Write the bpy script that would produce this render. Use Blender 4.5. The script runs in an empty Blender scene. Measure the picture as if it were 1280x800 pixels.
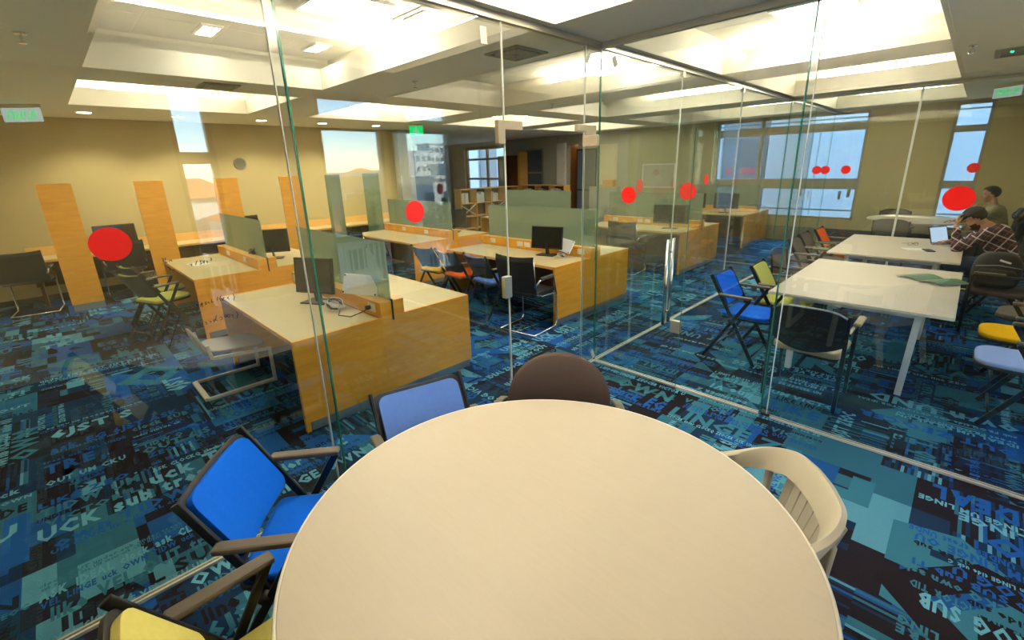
import bpy, bmesh, math, random
from mathutils import Vector, Matrix
PI = math.pi
S = bpy.context.scene
COL = S.collection
rnd = random.Random(7)

# ------------------------------------------------------------------ camera
cam_d = bpy.data.cameras.new('camera')
cam = bpy.data.objects.new('camera', cam_d)
COL.objects.link(cam)
S.camera = cam
cam_d.sensor_width = 36.0
cam_d.lens = 565.71 / 1280 * 36
cam_d.shift_y = -(400 - 377.17) / 1280
cam_d.clip_start = 0.02
cam_d.clip_end = 600
r_ = Vector((0.71074, 0.70287, -0.02849)); d_ = Vector((0.18086, -0.22172, -0.95819)); f_ = Vector((-0.67981, 0.67588, -0.28470))
cam.matrix_world = Matrix(((r_.x, -d_.x, -f_.x, 2.424), (r_.y, -d_.y, -f_.y, -3.551), (r_.z, -d_.z, -f_.z, 1.9), (0, 0, 0, 1)))

# ------------------------------------------------------------------ sky, sun, exposure
W = bpy.data.worlds.new('world'); S.world = W; W.use_nodes = True
wn = W.node_tree.nodes; wl = W.node_tree.links
bg = wn['Background']
sky = wn.new('ShaderNodeTexSky'); sky.sky_type = 'NISHITA'; sky.sun_disc = False
sky.sun_elevation = math.radians(42); sky.sun_rotation = math.radians(295); sky.altitude = 20; sky.dust_density = 0.15; sky.ozone_density = 4.0
hs = wn.new('ShaderNodeHueSaturation'); hs.inputs['Saturation'].default_value = 1.12
wl.new(sky.outputs[0], hs.inputs['Color']); wl.new(hs.outputs[0], bg.inputs[0]); bg.inputs[1].default_value = 0.33
sun_d = bpy.data.lights.new('sun', 'SUN'); sun = bpy.data.objects.new('sun', sun_d); COL.objects.link(sun)
sun_d.energy = 5.0; sun_d.angle = 0.01; sun_d.color = (1, 0.93, 0.82)
sun.rotation_euler = Vector((-0.80, 0.38, 0.80)).to_track_quat('Z', 'Y').to_euler()
sun.location = (0, 0, 30)
S.view_settings.view_transform = 'Standard'
S.view_settings.look = 'None'
S.view_settings.exposure = 1.86
S.view_settings.gamma = 1.0
S.view_settings.use_curve_mapping = False
cy = S.cycles
cy.max_bounces = 9; cy.diffuse_bounces = 5; cy.glossy_bounces = 4; cy.transmission_bounces = 6; cy.transparent_max_bounces = 48
cy.use_denoising = True
cy.sample_clamp_indirect = 6.0
cy.caustics_reflective = False; cy.caustics_refractive = False
COVE = 29.0       # radiance of the cove tubes
PANEL = 9.5       # radiance of the ceiling panel lamps

# ------------------------------------------------------------------ materials
M = {}
def new_mat(name):
    m = bpy.data.materials.new(name); m.use_nodes = True; M[name] = m
    nt = m.node_tree
    return m, nt.nodes, nt.links, nt.nodes['Principled BSDF']
def mat(name, col, rough=0.5, metal=0.0, var=0.08, scale=6.0, bump=0.0, bscale=None, stretch=(1, 1, 1), spec=0.5, sheen=0.0):
    m, n, l, b = new_mat(name)
    tc = n.new('ShaderNodeTexCoord'); mp = n.new('ShaderNodeMapping'); mp.inputs['Scale'].default_value = stretch
    l.new(tc.outputs['Object'], mp.inputs[0])
    nz = n.new('ShaderNodeTexNoise'); nz.inputs['Scale'].default_value = scale; nz.inputs['Detail'].default_value = 4
    l.new(mp.outputs[0], nz.inputs[0])
    rp = n.new('ShaderNodeMapRange'); rp.inputs[3].default_value = 1 - var; rp.inputs[4].default_value = 1 + var
    l.new(nz.outputs[0], rp.inputs[0])
    mx = n.new('ShaderNodeVectorMath'); mx.operation = 'SCALE'; mx.inputs[0].default_value = col
    l.new(rp.outputs[0], mx.inputs['Scale'])
    l.new(mx.outputs[0], b.inputs['Base Color'])
    b.inputs['Roughness'].default_value = rough; b.inputs['Metallic'].default_value = metal
    b.inputs['Specular IOR Level'].default_value = spec
    if sheen: b.inputs['Sheen Weight'].default_value = sheen
    if bump:
        n2 = n.new('ShaderNodeTexNoise'); n2.inputs['Scale'].default_value = bscale or scale * 6; n2.inputs['Detail'].default_value = 3
        l.new(mp.outputs[0], n2.inputs[0])
        bp = n.new('ShaderNodeBump'); bp.inputs['Strength'].default_value = bump; bp.inputs['Distance'].default_value = 0.002
        l.new(n2.outputs[0], bp.inputs['Height']); l.new(bp.outputs[0], b.inputs['Normal'])
    return m
def wood(name, c1, c2, rough=0.35, stretch=(1.2, 1.2, 9), scale=3):
    m, n, l, b = new_mat(name)
    tc = n.new('ShaderNodeTexCoord'); mp = n.new('ShaderNodeMapping'); mp.inputs['Scale'].default_value = stretch
    l.new(tc.outputs['Object'], mp.inputs[0])
    nz = n.new('ShaderNodeTexNoise'); nz.inputs['Scale'].default_value = scale; nz.inputs['Detail'].default_value = 6; nz.inputs['Roughness'].default_value = 0.6; nz.inputs['Distortion'].default_value = 0.6
    l.new(mp.outputs[0], nz.inputs[0])
    cr = n.new('ShaderNodeValToRGB'); cr.color_ramp.elements[0].position = 0.3; cr.color_ramp.elements[1].position = 0.7
    cr.color_ramp.elements[0].color = (*c1, 1); cr.color_ramp.elements[1].color = (*c2, 1)
    l.new(nz.outputs[0], cr.inputs[0]); l.new(cr.outputs[0], b.inputs['Base Color'])
    b.inputs['Roughness'].default_value = rough
    return m
def emit(name, col, strength):
    m = bpy.data.materials.new(name); m.use_nodes = True; M[name] = m
    n = m.node_tree.nodes; l = m.node_tree.links
    n.remove(n['Principled BSDF'])
    e = n.new('ShaderNodeEmission'); e.inputs[0].default_value = (*col, 1); e.inputs[1].default_value = strength
    l.new(e.outputs[0], n['Material Output'].inputs[0])
    return m
def glass(name, tint, f0=0.045, rough=0.0, boost=1.0):
    # thin sheet: tinted see-through plus a mirror share that grows towards grazing angles (Schlick), the same on both faces
    m = bpy.data.materials.new(name); m.use_nodes = True; M[name] = m
    n = m.node_tree.nodes; l = m.node_tree.links
    n.remove(n['Principled BSDF'])
    tr = n.new('ShaderNodeBsdfTransparent'); tr.inputs[0].default_value = (*tint, 1)
    gl = n.new('ShaderNodeBsdfGlossy'); gl.inputs['Roughness'].default_value = rough; gl.inputs[0].default_value = (boost, boost, boost, 1)
    lw = n.new('ShaderNodeLayerWeight'); lw.inputs[0].default_value = 0.5
    pw = n.new('ShaderNodeMath'); pw.operation = 'POWER'; pw.inputs[1].default_value = 5
    l.new(lw.outputs['Facing'], pw.inputs[0])
    ma = n.new('ShaderNodeMath'); ma.operation = 'MULTIPLY_ADD'; ma.inputs[1].default_value = 1 - f0; ma.inputs[2].default_value = f0
    l.new(pw.outputs[0], ma.inputs[0])
    mx = n.new('ShaderNodeMixShader'); l.new(ma.outputs[0], mx.inputs[0]); l.new(tr.outputs[0], mx.inputs[1]); l.new(gl.outputs[0], mx.inputs[2])
    l.new(mx.outputs[0], n['Material Output'].inputs[0])
    return m

mat('soffit', (0.85, 0.83, 0.77), 0.85, var=0.04, scale=1.5)
mat('coffer_paint', (0.84, 0.80, 0.70), 0.8, var=0.03)
mat('tile', (0.80, 0.78, 0.72), 0.9, var=0.05, scale=40, bump=0.4, bscale=200)
mat('grid', (0.85, 0.84, 0.8), 0.5)
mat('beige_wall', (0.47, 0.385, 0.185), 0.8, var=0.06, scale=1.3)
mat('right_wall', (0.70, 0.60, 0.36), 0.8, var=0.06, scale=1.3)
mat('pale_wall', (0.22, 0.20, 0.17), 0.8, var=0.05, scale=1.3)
mat('olive_wall', (0.36, 0.35, 0.22), 0.8, var=0.06, scale=1.3)
mat('stone', (0.42, 0.42, 0.36), 0.7, var=0.12, scale=3, bump=0.2)
mat('stone_pink', (0.45, 0.38, 0.34), 0.7, var=0.1, scale=3, bump=0.2)
mat('dark_band', (0.06, 0.065, 0.06), 0.6)
mat('cream_wall', (0.75, 0.68, 0.45), 0.8)
wood('maple', (0.76, 0.325, 0.020), (0.88, 0.425, 0.036), 0.42)
wood('maple_edge', (0.70, 0.40, 0.10), (0.80, 0.48, 0.15), 0.4)
wood('laminate', (0.54, 0.46, 0.245), (0.575, 0.49, 0.275), 0.35, scale=8)
wood('dark_wood', (0.10, 0.045, 0.012), (0.17, 0.08, 0.02), 0.4)
wood('brown_wood', (0.28, 0.14, 0.05), (0.36, 0.2, 0.08), 0.4)
wood('white_top', (0.520, 0.455, 0.360), (0.540, 0.473, 0.376), 0.45, stretch=(1, 14, 1), scale=6)
mat('top_edge', (0.80, 0.76, 0.66), 0.4)
mat('plinth', (0.30, 0.33, 0.36), 0.4, metal=0.6)
mat('white_steel', (0.72, 0.73, 0.72), 0.35)
mat('chrome', (0.75, 0.75, 0.76), 0.18, metal=1.0, var=0.03)
mat('alu', (0.66, 0.65, 0.60), 0.35, metal=0.9, var=0.05)
mat('rail', (0.78, 0.76, 0.68), 0.4, metal=0.3, var=0.05)
mat('fitting', (0.62, 0.54, 0.42), 0.35, metal=0.7)
mat('frame_grey', (0.33, 0.31, 0.25), 0.45, metal=0.4)
mat('black', (0.012, 0.012, 0.014), 0.4, var=0.2)
mat('charcoal', (0.022, 0.021, 0.022), 0.5, var=0.2)
mat('screen_black', (0.006, 0.006, 0.008), 0.15, var=0.1)
mat('mesh_black', (0.010, 0.010, 0.012), 0.7, var=0.3, scale=90, bump=0.5)
mat('arm_pad', (0.105, 0.085, 0.065), 0.5, var=0.1)
def fabric(name, c): return mat(name, c, 0.85, var=0.07, scale=60, bump=0.3, bscale=420, spec=0.15)
fabric('blue_fabric', (0.001, 0.115, 0.70)); fabric('sky_fabric', (0.11, 0.23, 0.68)); fabric('yellow_fabric', (0.74, 0.66, 0.19))
fabric('lime_fabric', (0.48, 0.50, 0.12)); fabric('orange_fabric', (0.80, 0.125, 0.015)); fabric('gold_fabric', (0.88, 0.52, 0.005))
fabric('grey_fabric', (0.13, 0.115, 0.095)); fabric('brown_fabric', (0.075, 0.055, 0.05)); fabric('beige_fabric', (0.48, 0.37, 0.24)); fabric('pale_blue_fabric', (0.33, 0.46, 0.85))
mat('white_plastic', (0.60, 0.55, 0.44), 0.35, var=0.04)
mat('white_box', (0.75, 0.78, 0.82), 0.4, var=0.03)
mat('paper', (0.80, 0.79, 0.75), 0.7)
mat('socket', (0.80, 0.78, 0.70), 0.4)
mat('red_vinyl', (0.95, 0.004, 0.003), 0.45, var=0.03)
mat('ink', (0.01, 0.012, 0.018), 0.4)
mat('sealant', (0.80, 0.82, 0.80), 0.5, var=0.05)
mat('glass_edge', (0.02, 0.20, 0.15), 0.15, var=0.2)
mat('cable_white', (0.72, 0.72, 0.70), 0.5)
mat('vent_metal', (0.30, 0.29, 0.24), 0.5)
mat('vent_dark', (0.07, 0.07, 0.055), 0.7)
mat('exit_plate', (0.55, 0.60, 0.55), 0.3)
mat('skin', (0.52, 0.27, 0.16), 0.5, var=0.08, scale=20)
mat('hair', (0.015, 0.011, 0.009), 0.6, var=0.3, scale=60, bump=0.6)
mat('beard', (0.05, 0.03, 0.02), 0.8, var=0.3, scale=60)
mat('cap_cloth', (0.025, 0.025, 0.027), 0.8, var=0.15, scale=60)
mat('beige_shirt', (0.40, 0.34, 0.19), 0.9, var=0.1, scale=25, bump=0.3)
mat('jeans', (0.02, 0.075, 0.22), 0.9, var=0.2, scale=30, bump=0.3)
mat('coat_black', (0.012, 0.012, 0.014), 0.95, var=0.4, scale=40, bump=0.8)
mat('pack_black', (0.014, 0.013, 0.012), 0.75, var=0.3, scale=40, bump=0.5)
mat('eye_white', (0.7, 0.68, 0.64), 0.3)
mat('lip', (0.40, 0.15, 0.11), 0.5)
mat('book_green', (0.07, 0.17, 0.10), 0.5, var=0.5, scale=14)
mat('roof_red', (0.62, 0.20, 0.10), 0.8, var=0.2, scale=2)
mat('stucco', (0.72, 0.70, 0.66), 0.9, var=0.08)
mat('stucco_tan', (0.55, 0.38, 0.22), 0.9, var=0.15)
mat('leaf', (0.19, 0.17, 0.03), 0.8, var=0.5, scale=3)
mat('leaf_green', (0.07, 0.13, 0.03), 0.8, var=0.5, scale=3)
mat('ground', (0.26, 0.27, 0.22), 0.9, var=0.3, scale=0.1)
mat('facade', (0.46, 0.49, 0.53), 0.7, var=0.05)
mat('facade_dark', (0.10, 0.13, 0.17), 0.3, var=0.1)
mat('pane_dark', (0.12, 0.16, 0.20), 0.1, var=0.2)
emit('cove_light', (1.0, 0.89, 0.70), COVE)
emit('panel_light', (1.0, 0.91, 0.75), PANEL)
emit('downlight', (1.0, 0.86, 0.6), 14)
emit('exit_green', (0.0, 0.75, 0.15), 0.30)
emit('exit_glow', (0.60, 0.70, 0.64), 0.19)
emit('led_green', (0.0, 1.0, 0.2), 3)
emit('laptop_screen', (0.55, 0.72, 0.95), 0.28)
emit('corridor_lamp', (1.0, 0.55, 0.12), 6)
glass('clear_glass', (0.945, 0.972, 0.955), 0.064)
glass('window_glass', (0.97, 0.985, 0.98), 0.04)
# frosted desk screen: part see-through, part green translucent sheet
def frosted():
    m, n, l, b = new_mat('frosted_glass')
    b.inputs['Base Color'].default_value = (0.30, 0.385, 0.31, 1); b.inputs['Roughness'].default_value = 0.25
    tl = n.new('ShaderNodeBsdfTranslucent'); tl.inputs[0].default_value = (0.43, 0.53, 0.43, 1)
    tr = n.new('ShaderNodeBsdfTransparent'); tr.inputs[0].default_value = (0.68, 0.79, 0.68, 1)
    nz = n.new('ShaderNodeTexNoise'); nz.inputs['Scale'].default_value = 2.0
    mp = n.new('ShaderNodeMapRange'); mp.inputs[3].default_value = 0.34; mp.inputs[4].default_value = 0.46; l.new(nz.outputs[0], mp.inputs[0])
    a = n.new('ShaderNodeMixShader'); a.inputs[0].default_value = 0.45; l.new(b.outputs[0], a.inputs[1]); l.new(tl.outputs[0], a.inputs[2])
    c = n.new('ShaderNodeMixShader'); l.new(mp.outputs[0], c.inputs[0]); l.new(a.outputs[0], c.inputs[1]); l.new(tr.outputs[0], c.inputs[2])
    l.new(c.outputs[0], n['Material Output'].inputs[0])
frosted()
# plaid shirt cloth
def plaid():
    m, n, l, b = new_mat('plaid')
    tc = n.new('ShaderNodeTexCoord'); sp = n.new('ShaderNodeSeparateXYZ')
    mp = n.new('ShaderNodeMapping'); mp.inputs['Rotation'].default_value = (0.0, -0.45, 0.12); l.new(tc.outputs['Object'], mp.inputs[0]); l.new(mp.outputs[0], sp.inputs[0])
    def band(sock, period, w, off=0.0):
        a = n.new('ShaderNodeMath'); a.operation = 'ADD'; a.inputs[1].default_value = off; l.new(sock, a.inputs[0])
        f = n.new('ShaderNodeMath'); f.operation = 'MULTIPLY'; f.inputs[1].default_value = 1 / period; l.new(a.outputs[0], f.inputs[0])
        g = n.new('ShaderNodeMath'); g.operation = 'FRACT'; l.new(f.outputs[0], g.inputs[0])
        h = n.new('ShaderNodeMath'); h.operation = 'LESS_THAN'; h.inputs[1].default_value = w; l.new(g.outputs[0], h.inputs[0])
        return h.outputs[0]
    def mixc(fac, c1, c2sock_or, k):
        x = n.new('ShaderNodeMix'); x.data_type = 'RGBA'
        f = n.new('ShaderNodeMath'); f.operation = 'MULTIPLY'; f.inputs[1].default_value = k; l.new(fac, f.inputs[0]); l.new(f.outputs[0], x.inputs[0])
        l.new(c1, x.inputs[6]); x.inputs[7].default_value = c2sock_or
        return x.outputs[2]
    rgb = n.new('ShaderNodeRGB'); rgb.outputs[0].default_value = (0.085, 0.018, 0.022, 1)
    c = rgb.outputs[0]
    for ax in (0, 2):
        c = mixc(band(sp.outputs[ax], 0.11, 0.42, 0.02), c, (0.018, 0.018, 0.035, 1), 0.6)
    for ax in (0, 2):
        c = mixc(band(sp.outputs[ax], 0.11, 0.11, 0.05), c, (0.62, 0.60, 0.66, 1), 0.85)
        c = mixc(band(sp.outputs[ax], 0.11, 0.06, 0.09), c, (0.30, 0.12, 0.12, 1), 0.8)
    l.new(c, b.inputs['Base Color']); b.inputs['Roughness'].default_value = 0.9
plaid()
# printed carpet: blocks and stripes of navy, blue and teal per tile, fibre noise
def carpet():
    m, n, l, b = new_mat('carpet')
    tc = n.new('ShaderNodeTexCoord')
    def cells(inc, off=(0, 0, 0)):
        a = n.new('ShaderNodeVectorMath'); a.operation = 'ADD'; a.inputs[1].default_value = off; l.new(tc.outputs['Object'], a.inputs[0])
        s = n.new('ShaderNodeVectorMath'); s.operation = 'SNAP'; s.inputs[1].default_value = (inc[0], inc[1], 10); l.new(a.outputs[0], s.inputs[0])
        w = n.new('ShaderNodeTexWhiteNoise'); w.noise_dimensions = '2D'; l.new(s.outputs[0], w.inputs['Vector'])
        return w.outputs['Value']
    def ramp(sock, stops):
        r = n.new('ShaderNodeValToRGB'); r.color_ramp.interpolation = 'CONSTANT'
        e = r.color_ramp.elements
        e[0].position = 0; e[0].color = (*stops[0][1], 1); e[1].position = stops[1][0]; e[1].color = (*stops[1][1], 1)
        for p, c in stops[2:]:
            q = e.new(p); q.color = (*c, 1)
        l.new(sock, r.inputs[0]); return r.outputs[0]
    D = (0.016, 0.013, 0.019); N = (0.010, 0.030, 0.078); B = (0.011, 0.075, 0.27); T = (0.026, 0.125, 0.20); L = (0.085, 0.28, 0.40)
    base = ramp(cells((0.5, 0.5)), [(0, D), (0.30, N), (0.58, T), (0.76, B), (0.90, L)])
    blk = ramp(cells((0.25, 0.125), (0.11, 0.05, 0)), [(0, D), (0.32, N), (0.58, B), (0.74, T), (0.92, L)])
    stx = ramp(cells((0.20, 0.016), (0.03, 0, 0)), [(0, D), (0.45, N), (0.62, T), (0.82, B), (0.93, L)])
    sty = ramp(cells((0.016, 0.17), (0, 0.07, 0)), [(0, D), (0.45, N), (0.65, B), (0.80, T), (0.93, L)])
    def mix(fac, a, c):
        x = n.new('ShaderNodeMix'); x.data_type = 'RGBA'; l.new(fac, x.inputs[0]); l.new(a, x.inputs[6]); l.new(c, x.inputs[7]); return x.outputs[2]
    def gt(sock, t):
        g = n.new('ShaderNodeMath'); g.operation = 'GREATER_THAN'; g.inputs[1].default_value = t; l.new(sock, g.inputs[0]); return g.outputs[0]
    c = mix(gt(cells((0.5, 0.25), (0.2, 0.1, 0)), 0.60), base, blk)
    c = mix(gt(cells((0.4, 0.34), (0.05, 0.3, 0)), 0.86), c, stx)
    c = mix(gt(cells((0.34, 0.5), (0.4, 0.15, 0)), 0.90), c, sty)
    nz = n.new('ShaderNodeTexNoise'); nz.inputs['Scale'].default_value = 260; nz.inputs['Detail'].default_value = 2; l.new(tc.outputs['Object'], nz.inputs[0])
    mr = n.new('ShaderNodeMapRange'); mr.inputs[3].default_value = 0.55; mr.inputs[4].default_value = 1.5; l.new(nz.outputs[0], mr.inputs[0])
    sc = n.new('ShaderNodeVectorMath'); sc.operation = 'SCALE'; l.new(c, sc.inputs[0]); l.new(mr.outputs[0], sc.inputs['Scale'])
    l.new(sc.outputs[0], b.inputs['Base Color']); b.inputs['Roughness'].default_value = 0.95; b.inputs['Specular IOR Level'].default_value = 0.1
    bp = n.new('ShaderNodeBump'); bp.inputs['Strength'].default_value = 0.5; bp.inputs['Distance'].default_value = 0.003; l.new(nz.outputs[0], bp.inputs['Height']); l.new(bp.outputs[0], b.inputs['Normal'])
carpet()
for nm, c in (('yarn_teal', (0.034, 0.165, 0.25)), ('yarn_light', (0.12, 0.36, 0.50)), ('yarn_blue', (0.012, 0.092, 0.36)), ('yarn_dark', (0.017, 0.0125, 0.017)), ('yarn_navy', (0.009, 0.029, 0.074))):
    mat(nm, c, 0.95, var=0.45, scale=260, spec=0.1)

# ------------------------------------------------------------------ geometry helpers
class G:
    """collects simple solids, then links them as ONE mesh object"""
    def __init__(s): s.v = []; s.f = []; s.mi = []; s.cur = 0
    def add(s, vs, fs):
        o = len(s.v); s.v += [tuple(v) for v in vs]
        for f in fs: s.f.append(tuple(i + o for i in f)); s.mi.append(s.cur)
        return s
    def box(s, x0, x1, y0, y1, z0, z1, m=None):
        vs = [Vector(p) for p in ((x0, y0, z0), (x1, y0, z0), (x1, y1, z0), (x0, y1, z0), (x0, y0, z1), (x1, y0, z1), (x1, y1, z1), (x0, y1, z1))]
        if m is not None: vs = [m @ v for v in vs]
        return s.add(vs, [(0, 3, 2, 1), (4, 5, 6, 7), (0, 1, 5, 4), (1, 2, 6, 5), (2, 3, 7, 6), (3, 0, 4, 7)])
    def cbox(s, c, sz, m=None): return s.box(c[0] - sz[0] / 2, c[0] + sz[0] / 2, c[1] - sz[1] / 2, c[1] + sz[1] / 2, c[2] - sz[2] / 2, c[2] + sz[2] / 2, m)
    def bar(s, p, q, w, h, up=(0, 0, 1)):
        p = Vector(p); q = Vector(q); d = (q - p); L = d.length; d.normalize()
        u = Vector(up)
        if abs(d.dot(u)) > 0.98: u = Vector((1, 0, 0))
        a = d.cross(u).normalized(); c = a.cross(d)
        vs = [p + a * (w / 2 * i) + c * (h / 2 * j) + d * (L * k) for k in (0, 1) for i, j in ((-1, -1), (1, -1), (1, 1), (-1, 1))]
        return s.add(vs, [(0, 1, 2, 3)[::-1], (4, 5, 6, 7), (0, 1, 5, 4), (1, 2, 6, 5), (2, 3, 7, 6), (3, 0, 4, 7)])
    def tube(s, pts, r, n=8, closed=False):
        pts = [Vector(p) for p in pts]; N = len(pts); vs = []; fs = []
        pa = None
        for i, p in enumerate(pts):
            if closed: d = pts[(i + 1) % N] - pts[i - 1]
            else: d = pts[min(i + 1, N - 1)] - pts[max(i - 1, 0)]
            d.normalize()
            if pa is None:
                u = Vector((0, 0, 1)) if abs(d.z) < 0.9 else Vector((1, 0, 0)); a = d.cross(u).normalized()
            else:
                a = (pa - d * pa.dot(d)).normalized()
            pa = a; c = d.cross(a)
            rr = r[i] if isinstance(r, (list, tuple)) else r
            vs += [p + (a * math.cos(t) + c * math.sin(t)) * rr for t in [2 * PI * k / n for k in range(n)]]
        for i in range(N if closed else N - 1):
            j = (i + 1) % N
            fs += [(i * n + k, i * n + (k + 1) % n, j * n + (k + 1) % n, j * n + k) for k in range(n)]
        if not closed: fs += [tuple(range(n))[::-1], tuple((N - 1) * n + k for k in range(n))]
        return s.add(vs, fs)
    def cyl(s, c, r, z0, z1, n=24, r2=None):
        r2 = r if r2 is None else r2
        vs = [(c[0] + r * math.cos(2 * PI * k / n), c[1] + r * math.sin(2 * PI * k / n), z0) for k in range(n)] + [(c[0] + r2 * math.cos(2 * PI * k / n), c[1] + r2 * math.sin(2 * PI * k / n), z1) for k in range(n)]
        return s.add(vs, [tuple(range(n))[::-1], tuple(range(n, 2 * n))] + [(k, (k + 1) % n, n + (k + 1) % n, n + k) for k in range(n)])
    def prism(s, poly, place, t):
        """poly: 2D outline; place(u, v, w) -> 3D; extruded w from 0 to t"""
        n = len(poly)
        vs = [place(u, v, 0) for u, v in poly] + [place(u, v, t) for u, v in poly]
        return s.add(vs, [tuple(range(n))[::-1], tuple(range(n, 2 * n))] + [(k, (k + 1) % n, n + (k + 1) % n, n + k) for k in range(n)])
    def ball(s, c, rad, n=10, m=8, R=None):
        vs = [Vector((0, 0, -1))]; c = Vector(c)
        for j in range(1, m):
            t = -PI / 2 + PI * j / m
            vs += [Vector((math.cos(t) * math.cos(2 * PI * k / n), math.cos(t) * math.sin(2 * PI * k / n), math.sin(t))) for k in range(n)]
        vs.append(Vector((0, 0, 1)))
        rad = rad if isinstance(rad, (tuple, list)) else (rad,) * 3
        vs = [Vector((v.x * rad[0], v.y * rad[1], v.z * rad[2])) for v in vs]
        if R is not None: vs = [R @ v for v in vs]
        fs = [(0, 1 + (k + 1) % n, 1 + k) for k in range(n)]
        for j in range(m - 2): fs += [(1 + j * n + k, 1 + j * n + (k + 1) % n, 1 + (j + 1) * n + (k + 1) % n, 1 + (j + 1) * n + k) for k in range(n)]
        t = len(vs) - 1; o = 1 + (m - 2) * n
        fs += [(o + k, o + (k + 1) % n, t) for k in range(n)]
        return s.add([c + v for v in vs], fs)
    def mesh(s, name):
        me = bpy.data.meshes.new(name); me.from_pydata(s.v, [], s.f); me.update(); return me
    def obj(s, name, material, parent=None, bevel=0, smooth=False, kind=None, loc=None, seg=2):
        me = s.mesh(name)
        for m_ in (material if isinstance(material, (list, tuple)) else [material]): me.materials.append(M[m_])
        if max(s.mi, default=0) > 0: me.polygons.foreach_set('material_index', s.mi)
        if smooth: me.polygons.foreach_set('use_smooth', [True] * len(me.polygons))
        return link(name, me, parent, bevel, kind, loc, seg)
def link(name, me, parent=None, bevel=0, kind=None, loc=None, seg=2):
    o = bpy.data.objects.new(name, me); COL.objects.link(o)
    if parent is not None: o.parent = parent
    if loc is not None: o.location = loc
    if kind: o['kind'] = kind
    if bevel:
        b = o.modifiers.new('bevel', 'BEVEL'); b.width = bevel; b.segments = seg; b.limit_method = 'ANGLE'; b.angle_limit = 0.6
    return o
def thing(name, label, cat, loc=(0, 0, 0), rz=0.0, group=None):
    o = bpy.data.objects.new(name, None); COL.objects.link(o); o.location = loc; o.rotation_euler = (0, 0, rz)
    o.empty_display_size = 0.05
    return tag(o, label, cat, group)
def tag(o, label, cat, group=None):
    o['label'] = label; o['category'] = cat
    if group: o['group'] = group
    return o
def struct(o): o['kind'] = 'structure'; return o
def box_obj(name, material, b, parent=None, bevel=0, kind=None): return G().box(*b).obj(name, material, parent, bevel, kind=kind)
def dup(root, loc=None, rz=None, label=None, group=None):
    r = root.copy(); COL.objects.link(r)
    if loc is not None: r.location = loc
    if rz is not None: r.rotation_euler = (0, 0, rz)
    if label: r['label'] = label
    if group: r['group'] = group
    for ch in list(root.children):
        c = ch.copy(); COL.objects.link(c); c.parent = r
        for g in list(ch.children):
            e = g.copy(); COL.objects.link(e); e.parent = c
    return r
def rrect(w, h, r, n=5, rb=None):
    """rounded rectangle outline centred on 0; r top corners, rb bottom corners"""
    rb = r if rb is None else rb; pts = []
    for cx, cy_, rr, a0 in ((w / 2, h / 2, r, 0), (-w / 2, h / 2, r, PI / 2), (-w / 2, -h / 2, rb, PI), (w / 2, -h / 2, rb, 1.5 * PI)):
        ox = cx - math.copysign(rr, cx); oy = cy_ - math.copysign(rr, cy_)
        pts += [(ox + rr * math.cos(a0 + PI / 2 * k / n), oy + rr * math.sin(a0 + PI / 2 * k / n)) for k in range(n + 1)]
    return pts

# ================================================================== THE SETTING
ZC = 2.87
XL, XR, YB, YF = -8.15, 3.5, -4.9, 9.0
floor = struct(box_obj('floor', 'carpet', (-14.2, XR + .2, YB - .2, YF + .19, -0.25, 0.0)))

# carpet lettering: flat woven print, words in rows, turned tile by tile
def glyphs(chars):
    out = {}
    for ch in chars:
        cu = bpy.data.curves.new('glyph', 'FONT'); cu.body = ch; cu.size = 1.0; cu.resolution_u = 1; cu.offset = 0.045; cu.fill_mode = 'FRONT'
        o = bpy.data.objects.new('glyph', cu); COL.objects.link(o)
        dg = bpy.context.evaluated_depsgraph_get(); me = bpy.data.meshes.new_from_object(o.evaluated_get(dg))
        vs = [(v.co.x, v.co.y) for v in me.vertices]; fs = [tuple(p.vertices) for p in me.polygons]
        w = max((v[0] for v in vs), default=0.3) + 0.09
        out[ch] = (vs, fs, w)
        bpy.data.objects.remove(o); bpy.data.curves.remove(cu); bpy.data.meshes.remove(me)
    return out
WORDS = 'CLOCKQ UNDER LIKE OWN ASK SUB UCK LINGE FROG UM TREAT VICTOR TIDW ZEOCER 6JST OUT CKU IDEAL VEL EG uck like own clock under sub ask line tide treat'.split()
GL = glyphs(sorted(set(''.join(WORDS))))
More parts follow.
